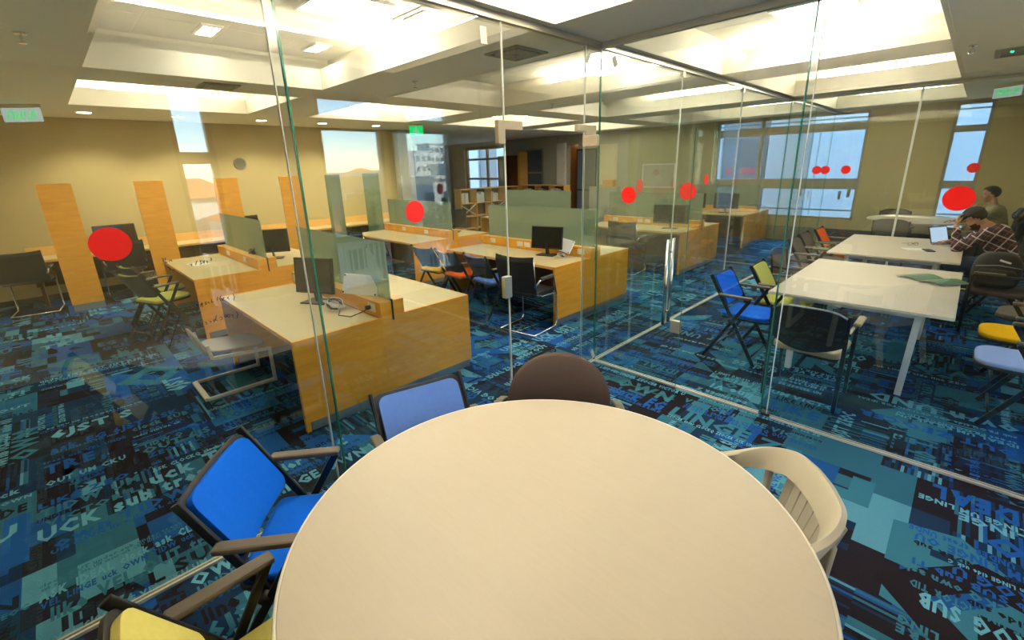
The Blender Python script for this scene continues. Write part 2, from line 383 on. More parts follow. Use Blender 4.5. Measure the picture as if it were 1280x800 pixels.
def lettering():
    rr = random.Random(11)
    sets = {k: G() for k in ('yarn_teal', 'yarn_light', 'yarn_blue', 'yarn_dark', 'yarn_navy')}
    zz = {'yarn_dark': 0.0005, 'yarn_blue': 0.0009, 'yarn_teal': 0.0012, 'yarn_light': 0.0015}
    def word_rows(x0, y0, wx, wy, ang, small):
        ca, sa = (1, 0) if ang == 0 else (0, 1) if ang == 1 else (-1, 0) if ang == 2 else (0, -1)
        L, H = (wx, wy) if ang % 2 == 0 else (wy, wx)
        cx, cy_ = x0 + wx / 2, y0 + wy / 2
        v = -H / 2
        while v < H / 2 - 0.02:
            h = rr.choice([0.03, 0.04, 0.05, 0.07, 0.10, 0.15] if small else [0.08, 0.12, 0.18, 0.26])
            h = min(h, H / 2 - v)
            if rr.random() < 0.12: v += h; continue
            key = rr.choice(['yarn_teal', 'yarn_teal', 'yarn_light', 'yarn_light', 'yarn_blue', 'yarn_blue', 'yarn_dark', 'yarn_dark'])
            g = sets[key]; sx = rr.uniform(0.5, 1.0); u = -L / 2 + rr.uniform(0, 0.08)
            end = L / 2 - rr.choice([0, 0, L * 0.3])
            while u < end:
                for ch in rr.choice(WORDS):
                    vs, fs, w = GL[ch]; s = h * 1.28
                    if u + w * s * sx > end: u = 1e9; break
                    pts = []
                    for a, b_ in vs:
                        p, q = u + a * s * sx, v + b_ * s
                        pts.append((cx + p * ca - q * sa, cy_ + p * sa + q * ca, zz[key]))
                    g.add(pts, fs); u += w * s * sx
                u += h * 0.35
            v += h * rr.uniform(1.0, 1.15)
    # large letters first, small rows of words over them
    for i in range(-9, 4):
        for j in range(-5, 9):
            if i < -8 and j < 3: continue
            for q in range(3):
                if rr.random() < .3: continue
                key = rr.choice(['yarn_dark', 'yarn_dark', 'yarn_blue', 'yarn_teal', 'yarn_teal', 'yarn_navy']); vs, fs, w = GL[rr.choice('CLOKUDERTSAGQFNIV')]
                sz = rr.uniform(.45, 1.0); x0, y0 = i + rr.uniform(0, .6), j + rr.uniform(0, .6); ang = 1 if i < 0 else rr.choice([0, 1, 2])
                ca, sa = ((1, 0), (0, 1), (-1, 0))[ang]; pts = []
                for a, b_ in vs:
                    px_, py_ = x0 + (a * ca * .9 - b_ * sa) * sz, y0 + (a * sa * .9 + b_ * ca) * sz
                    pts.append((min(px_, XR - .05), py_, .0003 + q * .00008))
                sets[key].add(pts, fs)
    for i in range(-9, 4):
        for j in range(-5, 9):
            if i < -8 and j < 3: continue
            d = math.hypot(i + .5 - 2.42, j + .5 + 3.55)
            if d > 9.5: continue
            for (ox, oy, wx, wy) in (((0, 0, 1, .5), (0, .5, 1, .5)) if rr.random() < .5 else ((0, 0, .5, 1), (.5, 0, .5, 1))):
                if rr.random() < 0.12: continue
                x0, y0 = i + ox, j + oy
                if x0 + wx > XR: continue
                ang = 1 if i < 0 else rr.choice([2, 2, 0, 1])
                if i < 0 and rr.random() < .2: ang = 2
                word_rows(x0, y0, wx, wy, ang, d < 6.5)
    for k, g in sets.items():
        g.obj('carpet_lettering', k, floor, kind='stuff')
lettering()

# ceiling: lowered soffit with recessed trays, a cove lamp behind the lip
HX = [(-6.30, -4.15), (-3.42, -0.18)]
HY = [(-3.06, -0.88), (0.08, 2.15), (3.08, 5.25), (6.10, 8.30)]
HOLES = [(a, b, c, d) for a, b in HX for c, d in HY] + [(0.09, 2.05, -3.10, -0.72), (0.09, 2.05, 0.07, 2.33), (0.09, 2.05, 3.08, 5.30), (0.09, 2.05, 6.10, 8.40)]
cg = G()
xs = sorted({-14.2, XR + .2, *[h[0] for h in HOLES], *[h[1] for h in HOLES]}); ys = sorted({YB - .2, YF + .2, *[h[2] for h in HOLES], *[h[3] for h in HOLES]})
for i in range(len(xs) - 1):
    for j in range(len(ys) - 1):
        mx_, my_ = (xs[i] + xs[i + 1]) / 2, (ys[j] + ys[j + 1]) / 2
        if any(h[0] < mx_ < h[1] and h[2] < my_ < h[3] for h in HOLES): continue
        cg.box(xs[i], xs[i + 1], ys[j], ys[j + 1], ZC, ZC + 0.05)
ceiling = struct(cg.obj('ceiling', 'soffit'))
struct(box_obj('trim_1', 'soffit', (-14.4, XR + .4, YB - .4, YF + .4, 3.45, 3.6)))   # slab over the trays
tile_cache = {}
ZL, ZT = 3.09, 3.25
for hi, (x0, x1, y0, y1) in enumerate(HOLES):
    g = G(); t = 0.03
    k = .005
    for (a, b, c, d) in ((x0 - t, x0 + k, y0 - t, y1 + t), (x1 - k, x1 + t, y0 - t, y1 + t), (x0 + k, x1 - k, y0 - t, y0 + k), (x0 + k, x1 - k, y1 - k, y1 + t)): g.box(a, b, c, d, ZC - .004, ZL)
    g.obj('coffer_lip', 'coffer_paint', ceiling)
    e = 0.21; X0, X1, Y0, Y1 = x0 - e if x0 > 0.2 or x0 < 0 else x0 - 0.06, x1 + e if abs(x1 + .18) > .1 else x1 + 0.10, y0 - e, y1 + e
    if abs(x1 + .18) < .1: X1 = x1 + 0.1
    g = G()
    for (a, b, c, d) in ((X0 - t, X0, Y0, Y1), (X1, X1 + t, Y0, Y1), (X0 - t, X1 + t, Y0 - t, Y0), (X0 - t, X1 + t, Y1, Y1 + t)): g.box(a, b, c, d, ZC + .05, ZT + .06)
    g.box(X0, X1, Y0, Y1, ZT + .03, ZT + .06)
    g.obj('coffer_tray', 'coffer_paint', ceiling)
    nx, ny = max(1, round((X1 - X0) / .66)), max(1, round((Y1 - Y0) / .66))
    dx, dy = (X1 - X0) / nx, (Y1 - Y0) / ny
    key = (round(dx, 3), round(dy, 3))
    if key not in tile_cache:
        me = G().box(-dx / 2 + .009, dx / 2 - .009, -dy / 2 + .009, dy / 2 - .009, -.004, .02).mesh('ceiling_tile'); me.materials.append(M['tile']); tile_cache[key] = me
    for i in range(nx):
        for j in range(ny):
            link('ceiling_tile', tile_cache[key], ceiling, loc=(X0 + dx * (i + .5), Y0 + dy * (j + .5), ZT))
    gg = G()
    for i in range(nx + 1): gg.box(X0 + dx * i - .012, X0 + dx * i + .012, Y0, Y1, ZT - .002, ZT + .012)
    for j in range(ny + 1): gg.box(X0, X1, Y0 + dy * j - .012, Y0 + dy * j + .012, ZT - .0025, ZT + .0115)
    gg.obj('tile_grid', 'grid', ceiling)
    # cove tubes: +y side everywhere, -x side in the left column and in the meeting rooms
    yl = y1 + .10; xm = (x0 + x1) / 2
    G().tube([(xm - .62, yl, ZL + .035), (xm + .62, yl, ZL + .035)], .022, 8).obj('cove_tube', 'cove_light', ceiling, smooth=True)
    if x0 < -6 or x0 > 0:
        xl = x0 - .10 if x0 < 0 else x0 + 0.03
        if x0 < 0: G().tube([(xl, y0 + .35, ZL + .035), (xl, y1 - .35, ZL + .035)], .022, 8).obj('cove_tube', 'cove_light', ceiling, smooth=True)
for p_, q_ in (((.45, -3.20), (1.75, -3.20)), ((2.15, -2.9), (2.15, -.95)), ((.12, -2.9), (.12, -.95))):  # extra tubes added round the front room's tray to brighten it
    G().tube([(*p_, ZL + .035), (*q_, ZL + .035)], .022, 8).obj('cove_tube', 'cove_light', ceiling, smooth=True)
# glowing ceiling panels
def panel(x, y, w, d, label):
    t = thing('ceiling_lamp', label, 'lamp', (x, y, ZT - .004))
    g = G(); f = .025
    for b in ((-w / 2 - f, -w / 2, -d / 2 - f, d / 2 + f), (w / 2, w / 2 + f, -d / 2 - f, d / 2 + f), (-w / 2, w / 2, -d / 2 - f, -d / 2), (-w / 2, w / 2, d / 2, d / 2 + f)): g.box(*b, -.022, .004)
    g.obj('lamp_frame', 'grid', t); box_obj('diffuser', 'panel_light', (-w / 2, w / 2, -d / 2, d / 2, -.016, 0), t)
panel(-1.62, -1.42, .56, .56, 'square glowing ceiling lamp in the tray above the front wooden bench')
panel(-0.62, 1.05, .56, .56, 'square glowing ceiling lamp in the tray seen beside the glass corner')
panel(1.07, 1.95, .60, .60, 'large square glowing ceiling lamp over the white tables behind the glass')
panel(-3.05, -2.1, .34, .14, 'small oblong ceiling lamp left of the square lamp above the benches')
panel(-3.05, -1.05, .34, .14, 'small oblong ceiling lamp at the far edge of the front tray')
panel(-2.35, 4.2, .56, .56, 'square glowing ceiling lamp in the tray above the third bench')
for x, y, lb in ((-5.2, 1.1, 'added square ceiling lamp brightening the second row left tray'), (-5.2, 4.2, 'added square ceiling lamp brightening the third row left tray'), (-5.2, 7.2, 'added square ceiling lamp brightening the last row left tray'), (-1.0, 4.2, 'added square ceiling lamp brightening the third bench near the glass'), (-1.4, 7.2, 'added square ceiling lamp brightening the far reception bench'), (1.07, 4.2, 'added square ceiling lamp brightening the second white table'), (1.07, 7.2, 'added square ceiling lamp brightening the far round table'), (-5.2, -1.9, 'added square ceiling lamp brightening the left bench')):  # fill lamps added in the other trays to brighten hall and rooms
    panel(x, y, .56, .56, lb)
# downlights by the left wall
for k, (x, y, lb) in enumerate(((-7.2, -2.85, 'leftmost of the round downlights along the olive wall'), (-7.2, -1.68, 'second round downlight from the left along the olive wall'), (-7.2, -.40, 'third round downlight from the left along the olive wall'), (-7.2, .75, 'fourth round downlight from the left along the olive wall'), (-7.2, 1.95, 'fifth round downlight, just before the stone pilaster'))):
    t = thing('downlight', lb, 'lamp', (x, y, ZC))
    g = G(); n = 20
    for i in range(n):
        a, b = 2 * PI * i / n, 2 * PI * (i + 1) / n
        g.add([(r * math.cos(q), r * math.sin(q), z) for z in (-.012, 0.0) for r, q in ((.085, a), (.11, a), (.11, b), (.085, b))], [(0, 1, 2, 3), (4, 7, 6, 5), (1, 5, 6, 2), (0, 3, 7, 4)])
    g.obj('lamp_ring', 'grid', t)
    G().cyl((0, 0), .086, -.008, -.002, 20).obj('lamp_disc', 'downlight', t)
    ld = bpy.data.lights.new('downlight_beam', 'SPOT'); lo = bpy.data.objects.new('downlight_beam', ld); COL.objects.link(lo); lo.parent = t
    lo.location = (0, 0, -.03); lo.rotation_euler = (0, math.radians(16), 0)
    ld.energy = 26; ld.spot_size = math.radians(105); ld.spot_blend = .7; ld.color = (1, .86, .58); ld.shadow_soft_size = .05
def vent(x, y, z, s, label, rz=0):
    t = thing('ceiling_vent', label, 'vent', (x, y, z), rz)
    box_obj('backing', 'vent_dark', (-s / 2, s / 2, -s / 2, s / 2, -.004, 0.0), t)
    g = G(); f = .03
    for b in ((-s / 2 - f, -s / 2, -s / 2 - f, s / 2 + f), (s / 2, s / 2 + f, -s / 2 - f, s / 2 + f), (-s / 2, s / 2, -s / 2 - f, -s / 2), (-s / 2, s / 2, s / 2, s / 2 + f)): g.box(*b, -.014, 0)
    g.obj('vent_frame', 'vent_metal', t)
    for k in range(1, 4):
        r = s / 2 * (1 - k * .24); g = G()
        for q in range(4):
            m = Matrix.Rotation(q * PI / 2, 4, 'Z')
            g.box(-r, r, r - .02, r + .012, -.018, -.006, m)
        g.obj('louvre', 'vent_metal', t)
vent(-.67, -.33, ZC, .34, 'square louvred ceiling vent beside the glass corner')
vent(-3.8, -1.9, ZC, .30, 'square louvred ceiling vent left of the front ceiling tray')
vent(-1.45, -.68, ZT - .004, .42, 'large square ceiling vent inside the front ceiling tray')
t = thing('ceiling_vent', 'long grille vent with a green indicator in the ceiling at the right edge', 'vent', (2.75, 3.55, ZC))
box_obj('backing', 'vent_dark', (-.38, .5, -.16, .16, -.004, 0), t)
g = G()
for b in ((-.42, .54, -.20, -.16), (-.42, .54, .16, .20), (-.42, -.38, -.16, .16), (.5, .54, -.16, .16)): g.box(*b, -.03, 0)
g.obj('vent_frame', 'vent_metal', t)
for k in range(8):
    G().box(-.38, .5, -.15 + k * .04, -.135 + k * .04, -.02, -.004).obj('louvre', 'vent_metal', t)
G().ball((-.3, -.185, -.03), .012).obj('indicator_light', 'led_green', t)
for x, y, lb in ((-2.35, -3.42, 'ceiling sprinkler near the top left corner'), (2.18, 2.85, 'ceiling sprinkler beside the grille vent'), (-2.3, -.30, 'ceiling sprinkler in the band beyond the front ceiling tray'), (-2.7, 2.6, 'ceiling sprinkler beyond the second ceiling tray')):
    t = thing('sprinkler', lb, 'sprinkler', (x, y, ZC))
    G().cyl((0, 0), .035, -.012, 0, 14).obj('plate', 'chrome', t)
    g = G(); g.cyl((0, 0), .008, -.04, -.01, 8); g.bar((-.018, 0, -.065), (-.012, 0, -.035), .006, .006); g.bar((.018, 0, -.065), (.012, 0, -.035), .006, .006); g.cyl((0, 0), .022, -.07, -.065, 12); g.obj('head', 'chrome', t)

# walls
def wall_x(name, x0, x1, y0, y1, wins, m, z1=ZC + .3):
    """wall across y at x0..x1, openings wins = (y0, y1, z0, z1)"""
    g = G(); cuts = sorted({y0, y1, *[w[0] for w in wins], *[w[1] for w in wins]})
    for a, b in zip(cuts, cuts[1:]):
        w = [q for q in wins if q[0] < (a + b) / 2 < q[1]]
        if not w: g.box(x0, x1, a, b, -.05, z1)
        else: g.box(x0, x1, a, b, -.05, w[0][2]); g.box(x0, x1, a, b, w[0][3], z1)
    return struct(g.obj(name, m))
def wall_y(name, y0, y1, x0, x1, wins, m, z1=ZC + .3):
    g = G(); cuts = sorted({x0, x1, *[w[0] for w in wins], *[w[1] for w in wins]})
    for a, b in zip(cuts, cuts[1:]):
        w = [q for q in wins if q[0] < (a + b) / 2 < q[1]]
        if not w: g.box(a, b, y0, y1, -.05, z1)
        else: g.box(a, b, y0, y1, -.05, w[0][2]); g.box(a, b, y0, y1, w[0][3], z1)
    return struct(g.obj(name, m))
RW = [(-2.50, -2.13, .30, 2.84), (-.97, -.07, .30, 2.84), (.27, 1.10, .30, 2.84)]
FW = [(-2.52, .62, .55, 2.84), (1.92, 2.44, .45, 2.84)]
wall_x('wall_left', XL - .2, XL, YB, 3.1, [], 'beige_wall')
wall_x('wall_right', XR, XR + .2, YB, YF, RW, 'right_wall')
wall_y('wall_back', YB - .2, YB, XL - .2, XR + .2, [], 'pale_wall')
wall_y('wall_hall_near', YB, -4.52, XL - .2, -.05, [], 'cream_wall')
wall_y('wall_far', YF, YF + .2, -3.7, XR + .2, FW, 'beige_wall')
far_hall = wall_y('wall_far_hall', YF, YF + .2, -14.2, -3.7, [(-12.7, -10.3, .9, 2.72), (-7.40, -6.95, -.05, 2.55)], 'stone')
wall_x('wall_lobby', -14.2, -14.0, 3.1, YF, [], 'pale_wall')
wall_y('wall_lobby_near', 3.1, 3.3, -14.0, XL, [], 'pale_wall')
struct(box_obj('trim_2', 'olive_wall', (-5.05, -2.56, YF - .06, YF, 0, ZC)))         # plain olive panel left of the far window
struct(box_obj('dark_strip_far', 'dark_band', (.05, XR, YF - .03, YF, 0, .34)))  # low dark strip along the foot of the far wall
struct(box_obj('baseboard_left', 'dark_band', (XL, XL + .015, YB, 2.9, 0, .09)))
struct(box_obj('baseboard_right', 'dark_band', (XR - .015, XR, YB, 8.9, 0, .09)))
# stone cladding: courses of separate panels on the far hall wall and the pilaster
sp = {}
def stone_panel(parent, x0, x1, z0, z1, y, m='stone', dep=.025):
    key = (round(x1 - x0, 3), round(z1 - z0, 3), m)
    if key not in sp:
        w, h = x1 - x0, z1 - z0
        me = G().box(-w / 2 + .006, w / 2 - .006, -dep, 0, -h / 2 + .009, h / 2 - .009).mesh('stone_panel'); me.materials.append(M[m]); sp[key] = me
    link('stone_panel', sp[key], parent, loc=((x0 + x1) / 2, y - rnd.uniform(0, .006), (z0 + z1) / 2))
for x0, x1 in ((-8.42, -7.78), (-5.42, -5.06), (-6.17, -5.42)):
    for k in range(9):
        if x0 == -6.17 and 4 <= k <= 7: continue
        stone_panel(far_hall, x0, x1, k * .318, (k + 1) * .318, YF)
box_obj('wall_panel', 'cream_wall', (-6.1, -5.46, YF - .02, YF, 1.28, 2.5), far_hall)
box_obj('wall_panel', 'stone_pink', (-13.9, -12.72, YF - .04, YF, 0, ZC - .3), far_hall)
pil = struct(box_obj('trim_3', 'stone', (XL - .1, XL + .22, 2.92, 3.3, 0, ZC)))
for k in range(9):
    g = G(); g.box(XL - .1, XL + .24, 2.90, 2.93, k * .318 + .008, (k + 1) * .318 - .008); g.box(XL + .21, XL + .245, 2.90, 3.32, k * .318 + .008, (k + 1) * .318 - .008); g.obj('stone_panel', 'stone', pil)
struct(box_obj('trim_4', 'stucco', (-7.76, -7.42, YF - .10, YF + .02, 0, 2.62)))        # white column
# warm corridor behind the opening
cor = struct(G().box(-7.5, -7.4, YF + .2, YF + 2.2, -.05, 2.7).box(-6.95, -6.85, YF + .2, YF + 2.2, -.05, 2.7).box(-7.5, -6.85, YF + 2.2, YF + 2.3, -.05, 2.7).box(-7.5, -6.85, YF + .2, YF + 2.3, 2.6, 2.7).obj('wall_corridor', 'brown_wood'))
box_obj('corridor_floor', 'brown_wood', (-7.5, -6.85, YF + .2, YF + 2.3, -.1, -.05), cor)
G().cyl((-7.18, YF + .9), .09, 2.57, 2.6, 16).obj('corridor_lamp', 'corridor_lamp', cor)
dk = thing('door_frame', 'brown timber door leaf inside the warm lit corridor', 'door', (-7.18, YF + 2.16, 0))
box_obj('door_panel', 'dark_wood', (-.19, .19, -.03, .03, 0, 1.25), dk); box_obj('upper_panel', 'brown_wood', (-.19, .19, -.03, .03, 1.25, 2.1), dk)

# windows
def window(name, axis, pos, a0, a1, z0, z1, mull, trans, m='frame_grey', dep=.09, fw=.05):
    """axis 'x': the window lies in a plane x = pos and runs along y"""
    def bx(g, a, b, d0, d1, c, d):
        return g.box(pos + d0, pos + d1, a, b, c, d) if axis == 'x' else g.box(a, b, pos + d0, pos + d1, c, d)
    g = G()
    bx(g, a0, a0 + fw, 0, dep, z0, z1); bx(g, a1 - fw, a1, 0, dep, z0, z1); bx(g, a0, a1, 0, dep, z0, z0 + fw); bx(g, a0, a1, 0, dep, z1 - fw, z1)
    w = struct(g.obj(name, m))
    for mu, ww in mull: g = G(); bx(g, mu - ww / 2, mu + ww / 2, 0, dep, z0, z1); g.obj('mullion', m, w)
    for t0, t1 in trans: g = G(); bx(g, a0, a1, .005, dep - .005, t0, t1); g.obj('transom', m, w)
    za = [z0 + fw] + [v for t in trans for v in t] + [z1 - fw]; aa = [a0 + fw] + [v for mu, ww in mull for v in (mu - ww / 2, mu + ww / 2)] + [a1 - fw]
    for i in range(0, len(aa), 2):
        for j in range(0, len(za), 2):
            g = G(); bx(g, aa[i], aa[i + 1], dep * .5, dep * .5 + .008, za[j], za[j + 1]); g.obj('pane', 'window_glass', w)
    return w
w1 = window('window_1', 'y', YF + .03, -2.52, .62, .55, 2.84, [(-1.45, .07), (-.46, .16)], [(1.22, 1.45), (2.46, 2.64)])
w2 = window('window_2', 'y', YF + .03, 1.92, 2.44, .45, 2.84, [], [(1.25, 1.40), (2.30, 2.42)])
G().box(.44, .50, YF - .01, YF + .03, 1.05, 1.22).box(.28, .33, YF - .01, YF + .03, 1.0, 1.18).obj('window_handle', 'frame_grey', w1)
window('window_3', 'x', XR + .03, -2.50, -2.13, .30, 2.84, [], [(1.08, 1.17), (2.03, 2.15)])
window('window_4', 'x', XR + .03, -.97, -.07, .30, 2.84, [], [(.98, 1.06), (2.42, 2.60)])
window('window_5', 'x', XR + .03, .27, 1.10, .30, 2.84, [], [(.98, 1.06), (2.42, 2.60)])
w6 = window('window_6', 'y', YF + .03, -12.7, -10.3, .9, 2.72, [(-11.4, .08)], [(1.45, 1.53), (2.2, 2.28)], m='brown_wood', fw=.12)

# glass partitions
def pane_obj(parent, a, b, z0, z1, th=.012, name='glass_pane'):
    a = Vector((*a, 0)); b = Vector((*b, 0)); d = (b - a).normalized(); nrm = Vector((-d.y, d.x, 0)) * th / 2
    vs = [a - nrm + Vector((0, 0, z0)), b - nrm + Vector((0, 0, z0)), b + nrm + Vector((0, 0, z0)), a + nrm + Vector((0, 0, z0))]
    vs = vs + [v + Vector((0, 0, z1 - z0)) for v in vs]
    g = G(); g.add(vs, [(0, 1, 5, 4), (2, 3, 7, 6)]); g.cur = 1; g.add(vs, [(0, 3, 2, 1), (4, 5, 6, 7), (1, 2, 6, 5), (3, 0, 4, 7)])
    return g.obj(name, ['clear_glass', 'glass_edge'], parent)
def disc(parent, c, r, nrm, th=.0015, name='marker_dot', m='red_vinyl', n=32):
    nrm = Vector(nrm).normalized(); u = Vector((-nrm.y, nrm.x, 0)); v = Vector((0, 0, 1)); c = Vector(c)
    g = G(); g.prism([(r * math.cos(2 * PI * k / n), r * math.sin(2 * PI * k / n)) for k in range(n)], lambda p, q, w: c + u * p + v * q + nrm * w, th)
    return g.obj(name, m, parent)
TZ = 2.825
gA = struct(box_obj('wall_glass_hall', 'rail', (-.018, .018, -4.515, -1.17, 0, .016)))
box_obj('floor_rail', 'rail', (-.018, .018, -.22, YF - .03, 0, .016), gA)
box_obj('ceiling_track', 'alu', (-.022, .022, -4.515, YF - .03, TZ, ZC), gA)
for a, b in ((-4.515, -2.668), (-2.622, -1.172), (-.22, -.004), (.004, 1.528), (1.532, 3.328), (3.332, 5.59), (5.61, 7.3), (7.304, YF - .03)):
    pane_obj(gA, (0, a), (0, b), .016, TZ)
pane_obj(gA, (0, -1.168), (0, -.224), 2.17, TZ, name='transom_pane')
m = glass('joint_strip', (.86, .90, .87), .10, .15)
box_obj('joint_strip', 'joint_strip', (-.008, .008, -2.668, -2.624, .016, TZ), gA)
box_obj('joint_seal', 'glass_edge', (-.009, .009, -2.625, -2.617, .016, TZ), gA)
box_obj('joint_seal', 'sealant', (-.009, .009, -2.672, -2.668, .016, TZ), gA)
for y in (-.222, -1.17, 0, 1.53, 3.33): box_obj('joint_seal', 'sealant', (-.0065, .0065, y - .0035, y + .0035, .016 if y != -1.17 else .016, TZ), gA)
for y in (1.53, 3.33): box_obj('glass_clamp', 'fitting', (-.02, .02, y - .03, y + .03, TZ - .05, TZ + .004), gA)
box_obj('lock_keeper', 'alu', (-.022, .022, -1.225, -1.155, .93, 1.10), gA, bevel=.004)
g = G(); g.box(-.02, .02, -1.24, -1.0, 2.155, 2.215); g.box(-.02, .02, -1.24, -1.175, 2.06, 2.16); g.obj('patch_fitting', 'fitting', gA, bevel=.003)
g = G(); g.box(-.02, .02, -.33, -.075, 2.175, 2.225); g.box(-.02, .02, -.215, -.075, 2.10, 2.18); g.obj('patch_fitting', 'fitting', gA, bevel=.003)
for y, z in ((-1.965, 1.655), (.73, 1.68), (2.37, 1.68)): disc(gA, (.0062, y, z), .067, (1, 0, 0))
disc(gA, (.0062, -3.405, 1.65), .067, (1, 0, 0))
def sticker(parent, y, z, w, h, ang, nm='paper_sticker'):
    mm = Matrix.Translation((.0075, y, z)) @ Matrix.Rotation(ang, 4, 'X')
    G().box(-.001, .001, -w / 2, w / 2, -h / 2, h / 2, mm).obj(nm, 'paper', parent)
sticker(gA, -1.335, 2.72, .055, .10, .05); sticker(gA, -.195, 2.735, .035, .09, -.5); sticker(gA, .2, 2.755, .07, .09, .55); sticker(gA, -.03, .085, .04, .10, .45)
# handwriting on the glass: marker strokes on the pane, y and z in metres
def strokes(parent, lst, w=.0045):
    g = G()
    for st in lst:
        for (a, b), (c, d) in zip(st, st[1:]):
            g.bar((.0078, a, b), (.0078, c, d), w * .5, w, up=(1, 0, 0))
    g.obj('marker_writing', 'ink', parent)
WRITING = [[(-3.4063, 1.297), (-3.3974, 1.3044), (-3.3849, 1.3291), (-3.38, 1.3475), (-3.3842, 1.3527), (-3.3885, 1.3468), (-3.3925, 1.3227), (-3.3934, 1.3033), (-3.3886, 1.2964), (-3.3832, 1.302)], [(-3.3763, 1.3199), (-3.3757, 1.307), (-3.3704, 1.307), (-3.3644, 1.3153), (-3.3633, 1.3051), (-3.3566, 1.3062), (-3.3499, 1.3072), (-3.3416, 1.3264), (-3.3305, 1.3435)], [(-3.292, 1.354), (-3.3098, 1.3211), (-3.3249, 1.2905), (-3.341, 1.2602), (-3.3561, 1.2297)], [(-3.397, 1.2561), (-3.4069, 1.259), (-3.4153, 1.2544), (-3.4127, 1.2465), (-3.4026, 1.2392), (-3.4059, 1.2288), (-3.4195, 1.2243)], [(-3.3951, 1.2499), (-3.3949, 1.2355), (-3.3889, 1.2337), (-3.3833, 1.245), (-3.3812, 1.2343), (-3.3751, 1.2325), (-3.3671, 1.2504)], [(-3.3135, 1.27), (-3.3179, 1.2595), (-3.3212, 1.2488), (-3.3143, 1.2439), (-3.3039, 1.2394), (-3.3064, 1.2328), (-3.3211, 1.2326)], [(-3.3104, 1.2633), (-3.3143, 1.2439), (-3.3215, 1.2195)], [(-3.2921, 1.2641), (-3.2982, 1.2511), (-3.3002, 1.2354), (-3.2907, 1.2371)], [(-3.3037, 1.257), (-3.2868, 1.2567)], [(-3.277, 1.2481), (-3.2767, 1.2406), (-3.2809, 1.2343)], [(-3.2366, 1.323), (-3.2532, 1.286), (-3.2726, 1.2469), (-3.2887, 1.2128), (-3.3086, 1.1709)], [(-3.1899, 1.2572), (-3.1881, 1.2476), (-3.1828, 1.2431), (-3.1767, 1.2491), (-3.1786, 1.2587), (-3.185, 1.2634), (-3.1899, 1.2572)], [(-3.1601, 1.5307), (-3.1601, 1.5251), (-3.1529, 1.5253)], [(-3.1526, 1.5309), (-3.155, 1.5185)], [(-3.1306, 1.5387), (-3.1373, 1.5298), (-3.1392, 1.5201)], [(-3.1218, 1.5358), (-3.1149, 1.5361), (-3.1198, 1.5298), (-3.1159, 1.5248), (-3.123, 1.5196)], [(-3.1095, 1.5353), (-3.11, 1.5238)], [(-3.1017, 1.5354), (-3.1063, 1.5304), (-3.1053, 1.523)], [(-3.0978, 1.5304), (-3.0915, 1.5309), (-3.0962, 1.523), (-3.0918, 1.5231)], [(-3.0781, 1.5432), (-3.0753, 1.5384), (-3.0796, 1.5289)], [(-3.2523, 1.5694), (-3.2491, 1.558), (-3.2542, 1.5547)], [(-3.2414, 1.569), (-3.2443, 1.5599)], [(-3.2451, 1.5559), (-3.2443, 1.549), (-3.2384, 1.5507)], [(-3.2322, 1.5538), (-3.2239, 1.5566), (-3.2217, 1.5507)], [(-3.2427, 1.5294), (-3.2357, 1.5254), (-3.2346, 1.5141)], [(-3.2279, 1.5143), (-3.2218, 1.5104), (-3.2197, 1.5156)], [(-3.1642, 1.5638), (-3.1595, 1.558), (-3.1517, 1.5619)], [(-3.171, 1.345), (-3.1703, 1.326)], [(-3.1741, 1.3403), (-3.1608, 1.3412)], [(-3.1578, 1.3284), (-3.1496, 1.348), (-3.1504, 1.3266)], [(-3.1568, 1.3389), (-3.1466, 1.3406)], [(-3.131, 1.3464), (-3.139, 1.3455), (-3.1327, 1.3373), (-3.1401, 1.3336)], [(-3.1285, 1.3418), (-3.1234, 1.3447), (-3.1228, 1.3363)], [(-3.1091, 1.355), (-3.1131, 1.3395), (-3.1039, 1.3401)], [(-3.0841, 1.3603), (-3.0897, 1.3424)], [(-3.0698, 1.3626), (-3.0778, 1.3506), (-3.0747, 1.3362)], [(-3.0684, 1.3513), (-3.0675, 1.3373), (-3.0587, 1.3532)], [(-3.0392, 1.3503), (-3.0472, 1.3451), (-3.0391, 1.3377)], [(-3.0204, 1.3615), (-3.0162, 1.3452), (-3.0228, 1.3285)], [(-3.1911, 1.2581), (-3.189, 1.2466), (-3.179, 1.2466), (-3.1762, 1.2554), (-3.1823, 1.2639), (-3.1901, 1.2578)], [(-3.1564, 1.2543), (-3.1478, 1.252), (-3.153, 1.2423), (-3.1477, 1.2409)], [(-3.1382, 1.255), (-3.1298, 1.2514), (-3.1365, 1.2462)], [(-3.1215, 1.2589), (-3.1196, 1.2445), (-3.1133, 1.2596)], [(-3.1059, 1.2744), (-3.1126, 1.251), (-3.1038, 1.2487)], [(-3.093, 1.2627), (-3.0841, 1.2604), (-3.085, 1.2494), (-3.0933, 1.2488)], [(-3.0709, 1.2683), (-3.074, 1.2578), (-3.0674, 1.2547), (-3.0646, 1.2639), (-3.0709, 1.2683)], [(-3.0618, 1.266), (-3.0627, 1.2549), (-3.0547, 1.2529), (-3.0524, 1.2651), (-3.0602, 1.2684)], [(-3.0458, 1.262), (-3.0375, 1.2613), (-3.0415, 1.2523), (-3.0384, 1.243)], [(-3.0213, 1.2701), (-3.0175, 1.2577), (-3.0259, 1.2383)]]
strokes(gA, WRITING)

